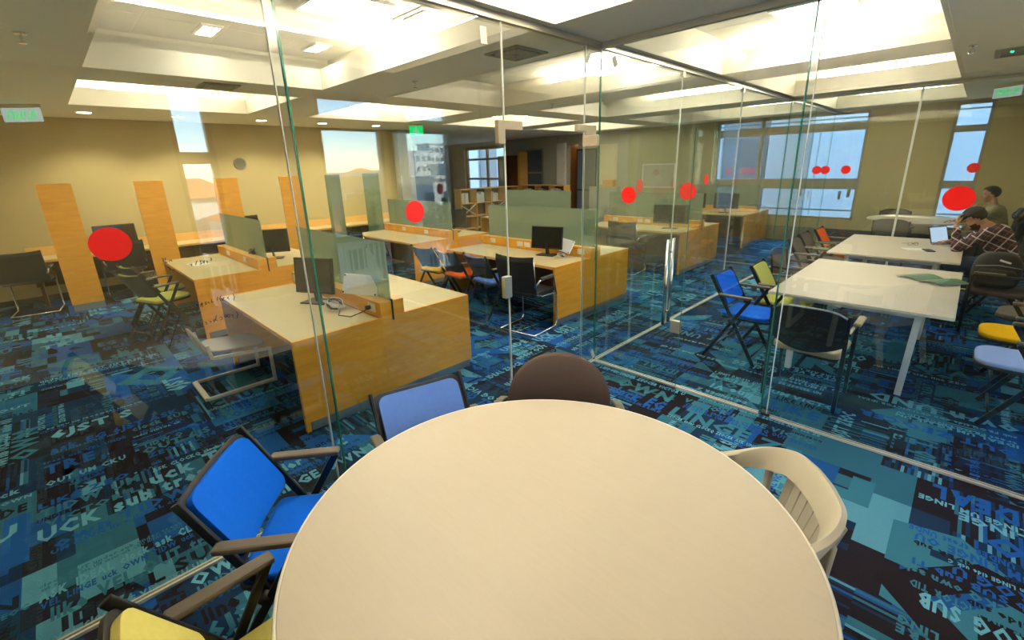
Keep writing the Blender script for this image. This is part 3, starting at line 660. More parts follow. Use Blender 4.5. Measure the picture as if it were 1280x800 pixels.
gB = struct(box_obj('wall_glass_meeting', 'rail', (.02, XR, -.018, .018, 0, .016)))
box_obj('ceiling_track', 'alu', (.022, XR, -.022, .022, TZ, ZC), gB)
pane_obj(gB, (.008, 0), (1.555, 0), .016, TZ); pane_obj(gB, (1.60, 0), (XR, 0), .016, TZ)
box_obj('joint_strip', 'joint_strip', (1.557, 1.60, -.008, .008, .016, TZ), gB)
box_obj('joint_seal', 'glass_edge', (1.552, 1.560, -.009, .009, .016, TZ), gB)
box_obj('joint_seal', 'sealant', (1.598, 1.602, -.009, .009, .016, TZ), gB)
box_obj('glass_clamp', 'chrome', (1.55, 1.63, -.03, .03, .0, .035), gB)
disc(gB, (2.375, -.0062, 1.665), .067, (0, -1, 0)); disc(gB, (.84, -.0062, 1.68), .067, (0, -1, 0))

gC = struct(box_obj('wall_glass_far_room', 'rail', (.02, XR, 5.582, 5.618, 0, .016)))
box_obj('ceiling_track', 'alu', (.022, XR, 5.578, 5.622, TZ, ZC), gC)
pane_obj(gC, (.02, 5.6), (1.656, 5.6), .016, TZ); pane_obj(gC, (1.664, 5.6), (XR, 5.6), .016, TZ)
box_obj('joint_seal', 'sealant', (1.645, 1.673, 5.592, 5.608, .016, TZ), gC)
for x in (.51, .63, .91, 2.37): disc(gC, (x, 5.593, 1.71), .066, (0, -1, 0))

# open glass door, swung into the room
dr = struct(box_obj('door_1', 'alu', (.03, .20, -.268, -.232, .01, .05)))
pane_obj(dr, (.02, -.25), (.975, -.25), .012, 2.13, name='door_pane')
box_obj('top_patch', 'fitting', (.02, .16, -.27, -.23, 2.05, 2.135), dr, bevel=.003)
for s in (-1, 1):
    g = G(); y = -.25 + s * .045
    g.tube([(.85, y, .66), (.85, y, 1.34)], .013, 10)
    for z in (.76, 1.24): g.tube([(.85, -.25 + s * .006, z), (.85, y, z)], .009, 8)
    g.obj('door_handle', 'chrome', dr, smooth=True)
disc(dr, (.47, -.2575, 1.66), .066, (0, -1, 0))
box_obj('lock', 'fitting', (.90, .975, -.268, -.232, .60, .70), dr, bevel=.003)

# ================================================================== ROUND TABLE
def ring_top(r, z0, z1, name, mats, parent, n=96):
    g = G(); g.cyl((0, 0), r, z0, z1, n); return g.obj(name, mats, parent, bevel=.004)
rt = thing('round_table', 'large round table with a pale cream top in the foreground', 'table', (1.58, -2.585, 0))
ring_top(.832, .716, .738, 'table_top', 'white_top', rt)
g = G(); n = 96
g.tube([(.834 * math.cos(2 * PI * k / n), .834 * math.sin(2 * PI * k / n), .727) for k in range(n)], .0095, 6, closed=True); g.obj('edge_band', 'top_edge', rt, smooth=True)
for sx in (-1, 1):
    for sy in (-1, 1): box_obj('leg', 'white_steel', (sx * .42 - .02, sx * .42 + .02, sy * .30 - .02, sy * .30 + .02, 0, .716), rt)
    box_obj('foot_rail', 'white_steel', (sx * .42 - .02, sx * .42 + .02, -.28, .28, 0, .04), rt)
    box_obj('top_rail', 'white_steel', (sx * .42 - .02, sx * .42 + .02, -.28, .28, .676, .716), rt)
box_obj('cross_rail', 'white_steel', (-.40, .40, -.02, .02, .676, .716), rt)

# ================================================================== CHAIRS
def folding_armchair(label, fab, loc, rz, group=None, sc=1.0):
    t = thing('folding_armchair', label, 'chair', (loc[0], loc[1], 0), rz, group)
    # bar one runs from the back top to the front foot, bar two from the arm front to the rear foot
    for s in (-1, 1):
        y = s * .238; g = G(); g.bar((-.235, y, .845), (.235, y, .008), .016, .034); g.obj('front_leg', 'black', t, bevel=.004)
        y = s * .262; g = G(); g.bar((.145, y, .655), (-.24, y, .008), .016, .032); g.obj('rear_leg', 'black', t, bevel=.004)
        g = G(); g.cbox((.012, s * .262, .668), (.30, .052, .024)); g.obj('armrest', 'arm_pad', t, bevel=.009)
        g = G(); g.tube([(-.012, s * .225, .43), (-.012, s * .275, .43)], .022, 10); g.obj('hinge', 'charcoal', t, smooth=True)
    for q in (.19, -.19):
        G().tube([(q, -.25, .085), (q, .25, .085)], .009, 8).obj('cross_bar', 'black', t, smooth=True)
    # backrest leaning along bar one, gently curved
    d = Vector((-.47, 0, .837)).normalized(); nr = Vector((.837, 0, .47)).normalized(); c0 = Vector((-.152, 0, .69))
    def place(off):
        def f(u, v, w): return c0 + Vector((0, 1, 0)) * u + d * v + nr * (off + w - .035 * (1 - (u / .23) ** 2))
        return f
    def curved(w, h, r, off, th, name, m, parent):
        g = G(); N = 13
        # strips across the width so that the curve shows
        out = rrect(w, h, r, 5); us = sorted({round(p[0], 5) for p in out} | {w * (k / 8 - .5) for k in range(1, 8)})
        def lim(u):
            a = max(abs(u) - (w / 2 - r), 0); return h / 2 - (r - math.sqrt(max(r * r - a * a, 0)))
        pf = place(off); vs = []; fs = []
        for u in us:
            l_ = lim(u); vs += [pf(u, -l_, 0), pf(u, l_, 0), pf(u, l_, th), pf(u, -l_, th)]
        for i in range(len(us) - 1):
            a, b = 4 * i, 4 * i + 4
            fs += [(a, b, b + 1, a + 1), (a + 1, b + 1, b + 2, a + 2), (a + 2, b + 2, b + 3, a + 3), (a + 3, b + 3, b, a)]
        e = 4 * (len(us) - 1); fs += [(0, 1, 2, 3), (e + 3, e + 2, e + 1, e)]
        g.add(vs, fs); return g.obj(name, m, parent, bevel=.006)
    curved(.468, .335, .045, -.016, .016, 'back_shell', 'charcoal', t)
    curved(.425, .300, .045, .0, .028, 'backrest', fab, t)
    g = G(); g.prism(rrect(.455, .455, .13, 6, .04), lambda u, v, w: Vector((v + .105, u, .432 + w)), .022); g.obj('seat_shell', 'charcoal', t, bevel=.006)
    g = G(); g.prism(rrect(.44, .445, .13, 6, .04), lambda u, v, w: Vector((v + .107, u, .450 + w)), .036); g.obj('seat', fab, t, bevel=.014, seg=3)
    return t

def sled_chair(label, loc, rz, group=None, seat='mesh_black'):
    t = thing('sled_chair', label, 'chair', (loc[0], loc[1], 0), rz, group)
    for s in (-1, 1):
        y = s * .255
        g = G(); g.tube([(-.26, y, .012), (.16, y, .012), (.205, y, .03), (.215, y, .08), (.20, y, .42), (.185, y, .445), (-.10, y, .452), (-.20, y, .50), (-.235, y, .60), (-.27, y, .90)], .0115, 8); g.obj('side_frame', 'chrome', t, smooth=True)
        g = G(); g.tube([(-.23, y * 1.02, .60), (-.16, y * 1.06, .655), (.12, y * 1.06, .655), (.20, y * 1.02, .42)], .011, 8); g.obj('arm_frame', 'chrome', t, smooth=True)
        g = G(); g.cbox((-.02, y * 1.06, .672), (.26, .045, .025)); g.obj('armrest', 'black', t, bevel=.008)
    g = G(); g.tube([(-.26, -.255, .012), (-.26, .255, .012)], .0115, 8); g.obj('runner', 'chrome', t, smooth=True)
    g = G(); vs = []; fs = []; N = 9
    for i in range(N):
        z = .50 + .43 * i / (N - 1); x = -.205 - .085 * (i / (N - 1)) + (.02 if i == N - 1 else 0)
        for j in range(9):
            u = -1 + j / 4; vs.append((x - .035 * (1 - u * u) * (0.4 + .6 * i / N), u * .265, z + .018 * u * u * (i / N)))
    o = len(vs); vs += [(a - .018, b, c) for a, b, c in vs]
    for i in range(N - 1):
        for j in range(8): a = i * 9 + j; fs += [(a, a + 1, a + 10, a + 9), (o + a + 9, o + a + 10, o + a + 1, o + a)]
    for i in range(N - 1): fs += [(i * 9, i * 9 + 9, o + i * 9 + 9, o + i * 9), (i * 9 + 17, i * 9 + 8, o + i * 9 + 8, o + i * 9 + 17)]
    for j in range(8): a = (N - 1) * 9 + j; fs += [(j + 1, j, o + j, o + j + 1), (a, a + 1, o + a + 1, o + a)]
    g.add(vs, fs); g.obj('backrest', seat, t, smooth=False, bevel=.004)
    g = G(); g.prism(rrect(.50, .46, .06), lambda u, v, w: Vector((v - .01, u, .462 + w)), .045); g.obj('seat', 'black' if seat == 'mesh_black' else seat, t, bevel=.012)
    return t

def stacking_chair(label, loc, rz, seat='beige_fabric', back='mesh_black', group=None):
    t = thing('stacking_chair', label, 'chair', (loc[0], loc[1], 0), rz, group)
    for s in (-1, 1):
        g = G(); g.bar((-.225, s * .25, 0), (-.225, s * .25, .46), .030, .030); g.bar((-.225, s * .25, .46), (-.27, s * .25, .80), .028, .022); g.obj('rear_leg', 'black', t, bevel=.005)
        g = G(); g.bar((.215, s * .25, 0), (.215, s * .25, .65), .028, .028); g.obj('front_leg', 'black', t, bevel=.005)
        g = G(); g.bar((-.25, s * .262, .655), (.21, s * .262, .655), .022, .022); g.obj('arm_frame', 'black', t)
        g = G(); g.cbox((.09, s * .275, .678), (.24, .05, .026)); g.obj('armrest', 'beige_fabric' if seat == 'beige_fabric' else 'arm_pad', t, bevel=.008)
    g = G(); vs = []; fs = []; NU = 11
    for i in range(8):
        q = i / 7
        for j in range(NU):
            u = -1 + 2 * j / (NU - 1)
            top = .83 - .05 * u ** 4; bot = .55 - .075 * (1 - u * u)
            z = bot + (top - bot) * q
            vs.append((-.232 - .05 * q - .05 * (1 - u * u), u * (.25 - .012 * q), z))
    o = len(vs); vs += [(a - .014, b, c) for a, b, c in vs]
    for i in range(7):
        for j in range(NU - 1): a = i * NU + j; fs += [(a, a + 1, a + NU + 1, a + NU), (o + a + NU, o + a + NU + 1, o + a + 1, o + a)]
    for i in range(7): fs += [(i * NU, i * NU + NU, o + i * NU + NU, o + i * NU), (i * NU + 2 * NU - 1, i * NU + NU - 1, o + i * NU + NU - 1, o + i * NU + 2 * NU - 1)]
    for j in range(NU - 1): a = 7 * NU + j; fs += [(j + 1, j, o + j, o + j + 1), (a, a + 1, o + a + 1, o + a)]
    g.add(vs, fs); b = g.obj('backrest', back, t)
    g = G(); g.tube([vs[7 * NU + j] for j in range(NU)], .011, 6); g.obj('back_rim', 'charcoal' if back != 'mesh_black' else 'plinth', b, smooth=True)
    g = G(); g.prism(rrect(.47, .46, .07), lambda u, v, w: Vector((v, u, .430 + w)), .05); g.obj('seat', seat, t, bevel=.016, seg=3)
    return t

def round_back_chair(label, loc, rz):
    t = thing('armchair', label, 'chair', (loc[0], loc[1], 0), rz)
    out = []
    W_ = .275
    for k in range(25):
        a = PI * k / 24; out.append((W_ * math.cos(a) if abs(math.cos(a)) < .999 else math.copysign(W_, math.cos(a)), .27 * math.sin(a) ** .8 if math.sin(a) > 0 else 0))
    out += [(-W_ + .01, -.12), (-W_ + .07, -.17), (W_ - .07, -.17), (W_ - .01, -.12)]
    g = G()
    nr = Vector((.96, 0, .22)).normalized(); d = Vector((-.22, 0, .96)).normalized(); c0 = Vector((-.27, 0, .64))
    n = len(out)
    def P(u, v, w): return c0 + Vector((0, 1, 0)) * u + d * v + nr * (w + .09 * (u / W_) ** 2)
    rings = [(.9, .0), (1.0, .014), (1.0, .03), (.93, .052), (.6, .068)]
    vs = [P(u * s, v * s, w) for s, w in rings for u, v in out]; fs = []
    for i in range(len(rings) - 1): fs += [(i * n + k, i * n + (k + 1) % n, (i + 1) * n + (k + 1) % n, (i + 1) * n + k) for k in range(n)]
    vs.append(P(0, .04, -.004)); vs.append(P(0, .04, .072)); e = (len(rings) - 1) * n
    fs += [((k + 1) % n, k, len(vs) - 2) for k in range(n)] + [(e + k, e + (k + 1) % n, len(vs) - 1) for k in range(n)]
    g.add(vs, fs); g.obj('backrest', 'brown_fabric', t, smooth=True)
    g = G(); g.prism(rrect(.50, .48, .11), lambda u, v, w: Vector((v + .02, u, .42 + w)), .07); g.obj('seat', 'brown_fabric', t, bevel=.025, seg=3)
    for s in (-1, 1):
        g = G(); g.tube([(-.24, s * .275, .0), (-.225, s * .29, .45), (-.21, s * .30, .64), (-.16, s * .305, .675)], .013, 8); g.tube([(.22, s * .265, 0), (.20, s * .28, .45), (.17, s * .30, .62), (.12, s * .305, .668)], .013, 8); g.obj('leg', 'black', t, smooth=True)
        pts = [(-.20, .300, .675), (-.13, .315, .690), (-.02, .325, .692), (.10, .315, .685), (.17, .295, .668)]
        g = G(); vs = []
        for x, y, z in pts: vs += [(x, s * (y - .022), z - .012), (x, s * (y + .022), z - .012), (x, s * (y + .022), z + .012), (x, s * (y - .022), z + .012)]
        fs = [(0, 1, 2, 3), (19, 18, 17, 16)]
        for i in range(4):
            for k in range(4): fs.append((4 * i + k, 4 * i + 4 + k, 4 * i + 4 + (k + 1) % 4, 4 * i + (k + 1) % 4))
        g.add(vs, fs); g.obj('armrest', 'arm_pad', t, bevel=.008)
    return t

def plastic_chair(label, loc, rz):
    t = thing('garden_chair', label, 'chair', (loc[0], loc[1], 0), rz)
    # top rail sweeping from one arm round the back to the other
    path = [(.22, .275, .655), (.08, .285, .668), (-.06, .278, .70), (-.19, .248, .755), (-.268, .175, .79), (-.290, .08, .803), (-.294, 0, .806)]
    path = path + [(x, -y, z) for x, y, z in path[::-1][1:]]
    # smooth by resampling
    P = [Vector(p) for p in path]; pts = []
    for i in range(len(P) - 1):
        a, b, c, d = P[max(i - 1, 0)], P[i], P[i + 1], P[min(i + 2, len(P) - 1)]
        for k in range(7):
            q = k / 7; pts.append(.5 * ((2 * b) + (c - a) * q + (2 * a - 5 * b + 4 * c - d) * q * q + (3 * b - a - 3 * c + d) * q ** 3))
    pts.append(P[-1])
    g = G(); vs = []; fs = []; N = len(pts)
    for i, p in enumerate(pts):
        tdir = (pts[min(i + 1, N - 1)] - pts[max(i - 1, 0)]).normalized(); out = tdir.cross(Vector((0, 0, 1))).normalized()
        if out.dot(Vector((p.x, p.y, 0))) < 0: out = -out
        backness = max(0, min(1, (-p.x) / .25)); h = .034 + .070 * backness; w = .046 - .018 * backness
        up = (Vector((0, 0, 1)) + out * (.45 * backness)).normalized(); o2 = (out - up * out.dot(up)).normalized()
        q = [p + o2 * w * a + up * h * b for a, b in ((-.5, -1), (.25, -1), (.5, -.85), (.5, -.12), (.3, .0), (-.35, .0), (-.5, -.10))]
        vs += q
    k7 = 7
    for i in range(N - 1): fs += [(i * k7 + k, (i + 1) * k7 + k, (i + 1) * k7 + (k + 1) % k7, i * k7 + (k + 1) % k7) for k in range(k7)]
    fs += [tuple(range(k7)), tuple((N - 1) * k7 + k for k in range(k7))[::-1]]
    g.add(vs, fs); o_ = g.obj('top_rail', 'white_plastic', t, smooth=True); es_ = o_.modifiers.new('edges', 'EDGE_SPLIT'); es_.split_angle = .75
    for k in range(7):
        y = (k - 3) * .052; yb = y * .82
        g = G(); w = .054 if abs(k - 3) < 3 else .060
        g.bar((-.205, yb, .43), (-.287 + .35 * y * y, y, .755 - .3 * y * y), w * .86, .010, up=(1, 0, 0)); g.obj('slat', 'white_plastic', t, bevel=.003)
    g = G(); g.prism(rrect(.45, .44, .06), lambda u, v, w: Vector((v + .01, u, .405 + w)), .022); g.obj('seat', 'white_plastic', t, bevel=.008)
    g = G(); g.box(-.20, .22, -.235, -.215, .37, .41).box(-.20, .22, .215, .235, .37, .41).box(.21, .23, -.225, .225, .36, .41).box(-.215, -.19, -.225, .225, .36, .44); g.obj('seat_apron', 'white_plastic', t, bevel=.005)
    for s in (-1, 1):
        g = G(); g.bar((.245, s * .275, 0), (.205, s * .280, .655), .05, .03); g.obj('front_leg', 'white_plastic', t, bevel=.006)
        g = G(); g.bar((-.30, s * .235, 0), (-.195, s * .225, .45), .05, .03); g.bar((-.195, s * .225, .45), (-.215, s * .225, .73), .045, .018); g.obj('rear_leg', 'white_plastic', t, bevel=.006)
    return t

A = math.radians
# our room
folding_armchair('bright blue armchair with brown arm pads left of the round table', 'blue_fabric', (.665, -3.14), A(52))
folding_armchair('light blue armchair pushed up to the round table near the wooden bench', 'sky_fabric', (.775, -2.46), A(-14))
folding_armchair('pale yellow armchair cut off at the bottom left corner', 'yellow_fabric', (1.235, -3.43), A(92))
round_back_chair('dark brown armchair with a rounded back at the far side of the round table', (1.14, -1.975), A(-53))
plastic_chair('cream white plastic chair with a slatted back right of the round table', (2.0, -1.985), A(-143))
# meeting room
folding_armchair('bright blue armchair at the left end of the front white table', 'blue_fabric', (1.0, 1.085), 0)
folding_armchair('lime green armchair half hidden behind the front white table corner', 'lime_fabric', (1.14, 1.72), A(3))
stacking_chair('black mesh back chair with a beige seat before the front white table', (1.71, .60), A(90))
stacking_chair('grey chair at the left corner of the front white table', (1.12, 2.72), A(-4), 'grey_fabric', 'grey_fabric')
folding_armchair('grey chair by the left end of the second white table', 'grey_fabric', (.98, 3.72), 0)
folding_armchair('grey chair by the second white table, tight against the orange chair', 'grey_fabric', (.96, 4.33), 0)
folding_armchair('orange armchair at the far left corner of the second white table', 'orange_fabric', (1.02, 4.98), A(0))
folding_armchair('light blue seat chair at the right edge in front of the yellow one', 'pale_blue_fabric', (2.98, 1.10), A(180))
folding_armchair('golden yellow seat chair at the right edge beside the white table', 'gold_fabric', (3.0, 1.80), A(180))
folding_armchair('dark grey seat chair at the right edge behind the yellow one', 'grey_fabric', (3.12, 2.55), A(172))
stacking_chair('black armchair holding a backpack beside the white tables', (2.80, 3.55), A(180), 'brown_fabric', 'sky_fabric')
folding_armchair('dark chair that the man in the plaid shirt sits on', 'brown_fabric', (2.86, 4.42), A(180))
stacking_chair('grey chair in front of the far round table behind the glass', (1.50, 7.15), A(90), 'grey_fabric', 'grey_fabric')
stacking_chair('grey chair behind the far round table near the far wall', (1.40, 8.60), A(-80), 'grey_fabric', 'grey_fabric')
stacking_chair('dark chair that the man in the beige shirt sits on', (2.86, 7.4), A(180), 'grey_fabric', 'grey_fabric')
# hall
sled_chair('black mesh sled chair at the wall desk in the left corner', (-7.36, -3.98), A(172))
sled_chair('black mesh sled chair at the wall desk behind the large red dot', (-7.36, -2.86), A(185))
folding_armchair('lime and black armchair nearest to the left wooden bench', 'lime_fabric', (-4.50, -2.86), A(112))
folding_armchair('lime and black armchair behind its twin at the left wooden bench', 'lime_fabric', (-5.12, -2.80), A(104))
sled_chair('black mesh sled chair at the near side of the second bench', (-1.17, .32), A(97))
folding_armchair('armchair with a light blue seat and black back at the second bench', 'sky_fabric', (-1.95, .38), A(84))
folding_armchair('armchair with an orange seat between gold and light blue chairs at the bench', 'orange_fabric', (-2.55, .36), A(86))
folding_armchair('armchair with a golden seat at the far left end of the second bench', 'gold_fabric', (-3.13, .36), A(92))
sled_chair('black mesh sled chair at the near side of the third bench', (-1.85, 3.72), A(95))
sled_chair('black sled chair at the near side of the bench by the stone pilaster', (-4.9, .30), A(90))
sled_chair('black sled chair at the far side of the second bench', (-2.4, 2.55), A(-88))

# ================================================================== BENCHES (double desks with a screen)
def bench(label, x0, x1, yc, group=None, sock=(.25, .62, .68)):
    hw = .82; t = thing('desk_bench', label, 'desk', ((x0 + x1) / 2, yc, 0))
    w = (x1 - x0) / 2
    for s in (-1, 1):
        box_obj('worktop', 'laminate', (-w + .032, w - .032, min(s * .115, s * (hw - .012)), max(s * .115, s * (hw - .012)), .712, .737), t)
        box_obj('edge_strip', 'maple_edge', (-w + .03, w - .03, s * hw - .012 if s > 0 else -hw, s * hw if s > 0 else -hw + .012, .705, .7375), t)
        box_obj('end_panel', 'maple', (s * w - .03 if s > 0 else -w, s * w if s > 0 else -w + .03, -hw, hw, .075, .739), t, bevel=.0015)
        box_obj('plinth', 'plinth', (s * w - .022 if s > 0 else -w + .008, s * w - .008 if s > 0 else -w + .022, -hw + .04, hw - .02, 0, .075), t)
        box_obj('corner_post', 'maple', (s * w - .031 if s > 0 else -w - .001, s * w + .001 if s > 0 else -w + .031, -hw - .004, -hw + .03, 0, .738), t)
    box_obj('modesty_panel', 'dark_wood', (-w + .03, w - .03, -.02, .02, .12, .71), t)
    le = box_obj('cable_ledge', 'maple', (-w + .01, w + .004, -.11, .11, .738, .865), t, bevel=.002)
    box_obj('ledge_cap', 'maple_edge', (-w + .01, w + .004, -.112, .112, .862, .868), t)
    sc = box_obj('screen', 'frosted_glass', (-w + .06, w - .012, -.005, .005, .868, 1.352), t)
    box_obj('screen_clip', 'black', (w - .016, w + .006, -.008, .008, .70, .88), t)
    for f in sock:
        for s in (-1, 1):
            p = box_obj('socket_plate', 'socket', (-w + 2 * w * f - .055, -w + 2 * w * f + .055, s * .1105 - (.009 if s < 0 else 0), s * .1105 + (.009 if s > 0 else 0), .775, .845), t, bevel=.002)
            g = G()
            for k in (-.026, .026): g.cbox((-w + 2 * w * f + k, s * .1205, .81), (.034, .002, .034))
            g.obj('socket_insert', 'paper', p)
            p.children[0].matrix_parent_inverse = Matrix.Identity(4)
    return t
bench('maple double desk bench nearest to the glass, in the left foreground', -2.75, -.85, -1.71, sock=(.06, .93))
bench('maple double desk bench at the left, behind the front one', -5.80, -3.87, -1.71, sock=(.30, .72))
bench('second maple double desk bench behind the door opening', -3.05, -.95, 1.37, sock=(.12, .40, .47, .93))
bench('maple double desk bench in the second row at the far left', -6.10, -3.95, 1.37, sock=(.35, .7))
bench('third maple double desk bench seen through the glass corner', -3.05, -1.0, 4.82, sock=(.14, .42, .50))
bench('maple double desk bench in the third row by the lobby', -6.2, -4.0, 4.82, sock=(.2, .6, .68))
bench('far maple reception bench below the far window', -3.0, -1.05, 8.05, sock=(.3, .6))
# wall desk with tall maple boards
wd = thing('wall_desk', 'long maple wall desk along the olive wall', 'desk', (XL, -1.0, 0))
box_obj('worktop', 'laminate', (.02, .62, -2.95, 3.8, .705, .735), wd); box_obj('edge_strip', 'maple_edge', (.62, .632, -2.95, 3.8, .70, .736), wd)
box_obj('upstand', 'maple_edge', (.018, .04, -2.95, 3.8, .735, .88), wd); box_obj('modesty_panel', 'dark_wood', (.06, .10, -2.95, 3.8, .25, .70), wd)
for k in range(7): box_obj('support', 'dark_wood', (.05, .56, -2.9 + k * 1.08, -2.86 + k * 1.08, 0, .70), wd)
for k in range(5): box_obj('socket_plate', 'socket', (.040, .05, -2.2 + k * 1.08, -2.08 + k * 1.08, .775, .84), wd, bevel=.002)
for k, lb in enumerate(('tall maple divider board nearest to the left corner', 'second tall maple divider board from the left', 'third tall maple divider board from the left', 'fourth tall maple divider board from the left, beside the glass joint')):
    y = -3.42 + 1.078 * k
    t = thing('divider_board', lb, 'divider', (-6.87, y, 0))
    box_obj('board', 'maple', (-.02, .02, -.185, .185, .10, 1.86), t, bevel=.002)
    box_obj('edge_strip', 'maple_edge', (-.021, .021, -.189, -.184, .10, 1.861), t)
    box_obj('plinth', 'plinth', (-.018, .018, -.18, .18, 0, .10), t)
    if k > 1:
        for j in range(2): pass
for y, lb in ((.75, 'frosted green wall screen left of the reflected windows'), (1.62, 'frosted green wall screen behind the reflected windows'),):
    t = thing('desk_screen', lb, 'screen', (-7.1, y, 0))
    box_obj('glass_sheet', 'frosted_glass', (-.35, .35, -.005, .005, .05, 1.86), t); box_obj('foot', 'plinth', (-.3, .3, -.03, .03, 0, .05), t)

# ================================================================== WHITE MEETING TABLES
def white_table(label, x0, x1, y0, y1):
    t = thing('meeting_table', label, 'table', ((x0 + x1) / 2, (y0 + y1) / 2, 0)); w, d = (x1 - x0) / 2, (y1 - y0) / 2
    box_obj('table_top', 'white_top', (-w, w, -d, d, .716, .74), t, bevel=.003)
    box_obj('edge_band', 'top_edge', (-w - .0015, w + .0015, -d - .0015, d + .0015, .719, .737), t)
    for sx in (-1, 1):
        for sy in (-1, 1):
            g = G(); g.bar((sx * (w - .22), sy * (d - .12), 0), (sx * (w - .20), sy * (d - .14), .70), .062, .045, up=(1, 0, 0)); g.obj('leg', 'white_steel', t, bevel=.003)
        box_obj('end_rail', 'white_steel', (sx * (w - .20) - .02, sx * (w - .20) + .02, -d + .16, d - .16, .66, .70), t)
    for sy in (-1, 1): box_obj('side_rail', 'white_steel', (-w + .20, w - .20, sy * (d - .14) - .02, sy * (d - .14) + .02, .662, .715), t)
    return t
white_table('front white rectangular meeting table with an open magazine on it', 1.25, 2.50, .96, 2.86)
white_table('second white rectangular meeting table where the man in plaid works', 1.22, 2.47, 3.42, 5.28)
ft = thing('round_table', 'far white round table behind the second glass wall', 'table', (1.80, 8.02, 0))
ring_top(.80, .716, .74, 'table_top', 'white_top', ft, 48)
for k in range(4):
    a = PI / 4 + k * PI / 2; g = G(); g.bar((.5 * math.cos(a), .5 * math.sin(a), 0), (.45 * math.cos(a), .45 * math.sin(a), .716), .05, .05); g.obj('leg', 'white_steel', ft)

mat('seat_shell_grey', (.34, .34, .36), .4)
# pale shell chair on a white sled frame tucked under the front bench
cc = thing('cantilever_chair', 'low pale grey shell chair on a white cantilever frame at the front bench', 'chair', (-2.275, -2.64, 0), A(90))
for s in (-1, 1):
    for nm, p, q in (('runner', (-.29, s * .245, .015), (.27, s * .245, .015)), ('post', (.27, s * .245, .0), (.27, s * .245, .34)), ('side_bar', (.27, s * .245, .33), (-.19, s * .245, .375)), ('back_post', (-.19, s * .245, .37), (-.21, s * .245, .50))):
        G().bar(p, q, .028, .028).obj(nm, 'white_steel', cc, bevel=.003)
G().bar((-.29, -.245, .015), (-.29, .245, .015), .04, .028).obj('rear_runner', 'white_steel', cc)
g = G(); g.prism(rrect(.44, .46, .10), lambda u, v, w: Vector((v + .04, u, .375 + w - .09 * v)), .03); g.obj('seat', 'seat_shell_grey', cc, bevel=.01)
g = G(); g.prism(rrect(.44, .17, .08, 6, .03), lambda u, v, w: Vector((-.21 - .25 * (v + .085) - w, u, .50 + v)), .025); g.obj('backrest', 'seat_shell_grey', cc, bevel=.008)

# ================================================================== THINGS ON THE DESKS
def monitor(label, loc, rz, w=.50, h=.30, z=.737, tilt=.10):
    t = thing('monitor', label, 'monitor', (loc[0], loc[1], z), rz)
    mm = Matrix.Translation((0, 0, .09)) @ Matrix.Rotation(-tilt, 4, 'X')
    G().box(-w / 2, w / 2, 0, .032, 0, h, mm).obj('housing', 'black', t, bevel=.004)
    G().box(-w / 2 + .014, w / 2 - .014, -.002, .001, .02, h - .014, mm).obj('display', 'screen_black', t)
    g = G(); g.bar((0, .05, .008), (0, .028, .16), .07, .022, up=(1, 0, 0)); g.obj('stand', 'black', t)
    G().box(-.13, .13, -.06, .12, 0, .012).obj('base', 'black', t, bevel=.004)
    return t
monitor('dark monitor on the front bench beside the white panel computer', (-1.76, -1.98), A(27), .42, .33)
monitor('black monitor on the second bench, centre of the picture', (-1.55, 1.08), A(14), .46, .30)
monitor('dark monitor on the third bench behind the red dots', (-1.42, 4.42), A(16), .62, .34, tilt=.05)
monitor('black monitor peeking over the frosted screen of the second bench', (-5.0, 5.30), A(25), .62, .34)
monitor('dark monitor on the bench by the stone pilaster', (-4.55, 1.85), A(38), .52, .34)
monitor('left one of two dark monitors on the far reception bench', (-2.35, 7.50), A(15), .55, .36)
monitor('right one of two dark monitors on the far reception bench', (-1.62, 7.58), A(5), .55, .36)
monitor('black monitor on the wall desk beside the large red dot', (-7.75, -2.83), A(95), .56, .34)
monitor('black monitor on the wall desk between the second and third boards', (-7.78, -.80), A(97), .46, .30)
monitor('dark monitor at the far side of the left bench', (-4.55, -1.42), A(62), .46, .33)
# thin white panel computers leaning on the ledges
def panel_pc(label, loc, rz, lean=.42):
    t = thing('panel_computer', label, 'computer', loc, rz)
    mm = Matrix.Rotation(lean, 4, 'X')
    G().box(-.19, .19, -.012, .010, 0, .18, mm).obj('housing', 'white_box', t, bevel=.006)
    G().box(-.06, .03, -.0135, -.012, .065, .105, mm).obj('name_plate', 'paper', t)
    for x, z in ((-.175, .165), (.175, .165), (.175, .015), (-.175, .015)):
        g = G(); m2 = mm @ Matrix.Translation((x, -.014, z)) @ Matrix.Rotation(PI / 2, 4, 'X')
        vs_, fs_ = [], []
        g.cyl((0, 0), .008, -.003, .003, 10); g.v = [tuple(m2 @ Vector(v)) for v in g.v]; g.obj('rubber_foot', 'black', t)
    return t
panel_pc('white flat panel computer leaning on the screen of the front bench', (-1.22, -1.80, .868), A(22), -.35)
panel_pc('white flat panel computer behind the centre monitor', (-1.36, 1.20, .79), A(-25), -.5)
def coil(label, loc, r, n, m, seed, plug=None):
    rr = random.Random(seed); t = thing('cable_coil', label, 'cable', loc)
    for k in range(n):
        pts = []; a0 = rr.uniform(0, 6.28); e = rr.uniform(.55, 1); tilt = rr.uniform(-.5, .5); R = r * rr.uniform(.75, 1.05)
        for q in range(19):
            a = a0 + 2 * PI * q / 18; x, y = R * math.cos(a), R * e * math.sin(a)
            pts.append((x, y, r * .62 + .45 * (x * math.sin(a0) + y * math.cos(a0)) * (1 if k % 2 else -1) + rr.uniform(-.004, .004)))
        zmin = min(p[2] for p in pts)
        pts = [(p[0], p[1], p[2] - min(0, zmin - .005)) for p in pts]
        G().tube(pts, .0038, 6, closed=False).obj('cable_loop', m if k % 3 else 'black', t, smooth=True)
    return t
coil('tangled coil of white and black cable beside the front monitor', (-1.40, -1.96, .738), .085, 10, 'cable_white', 3)
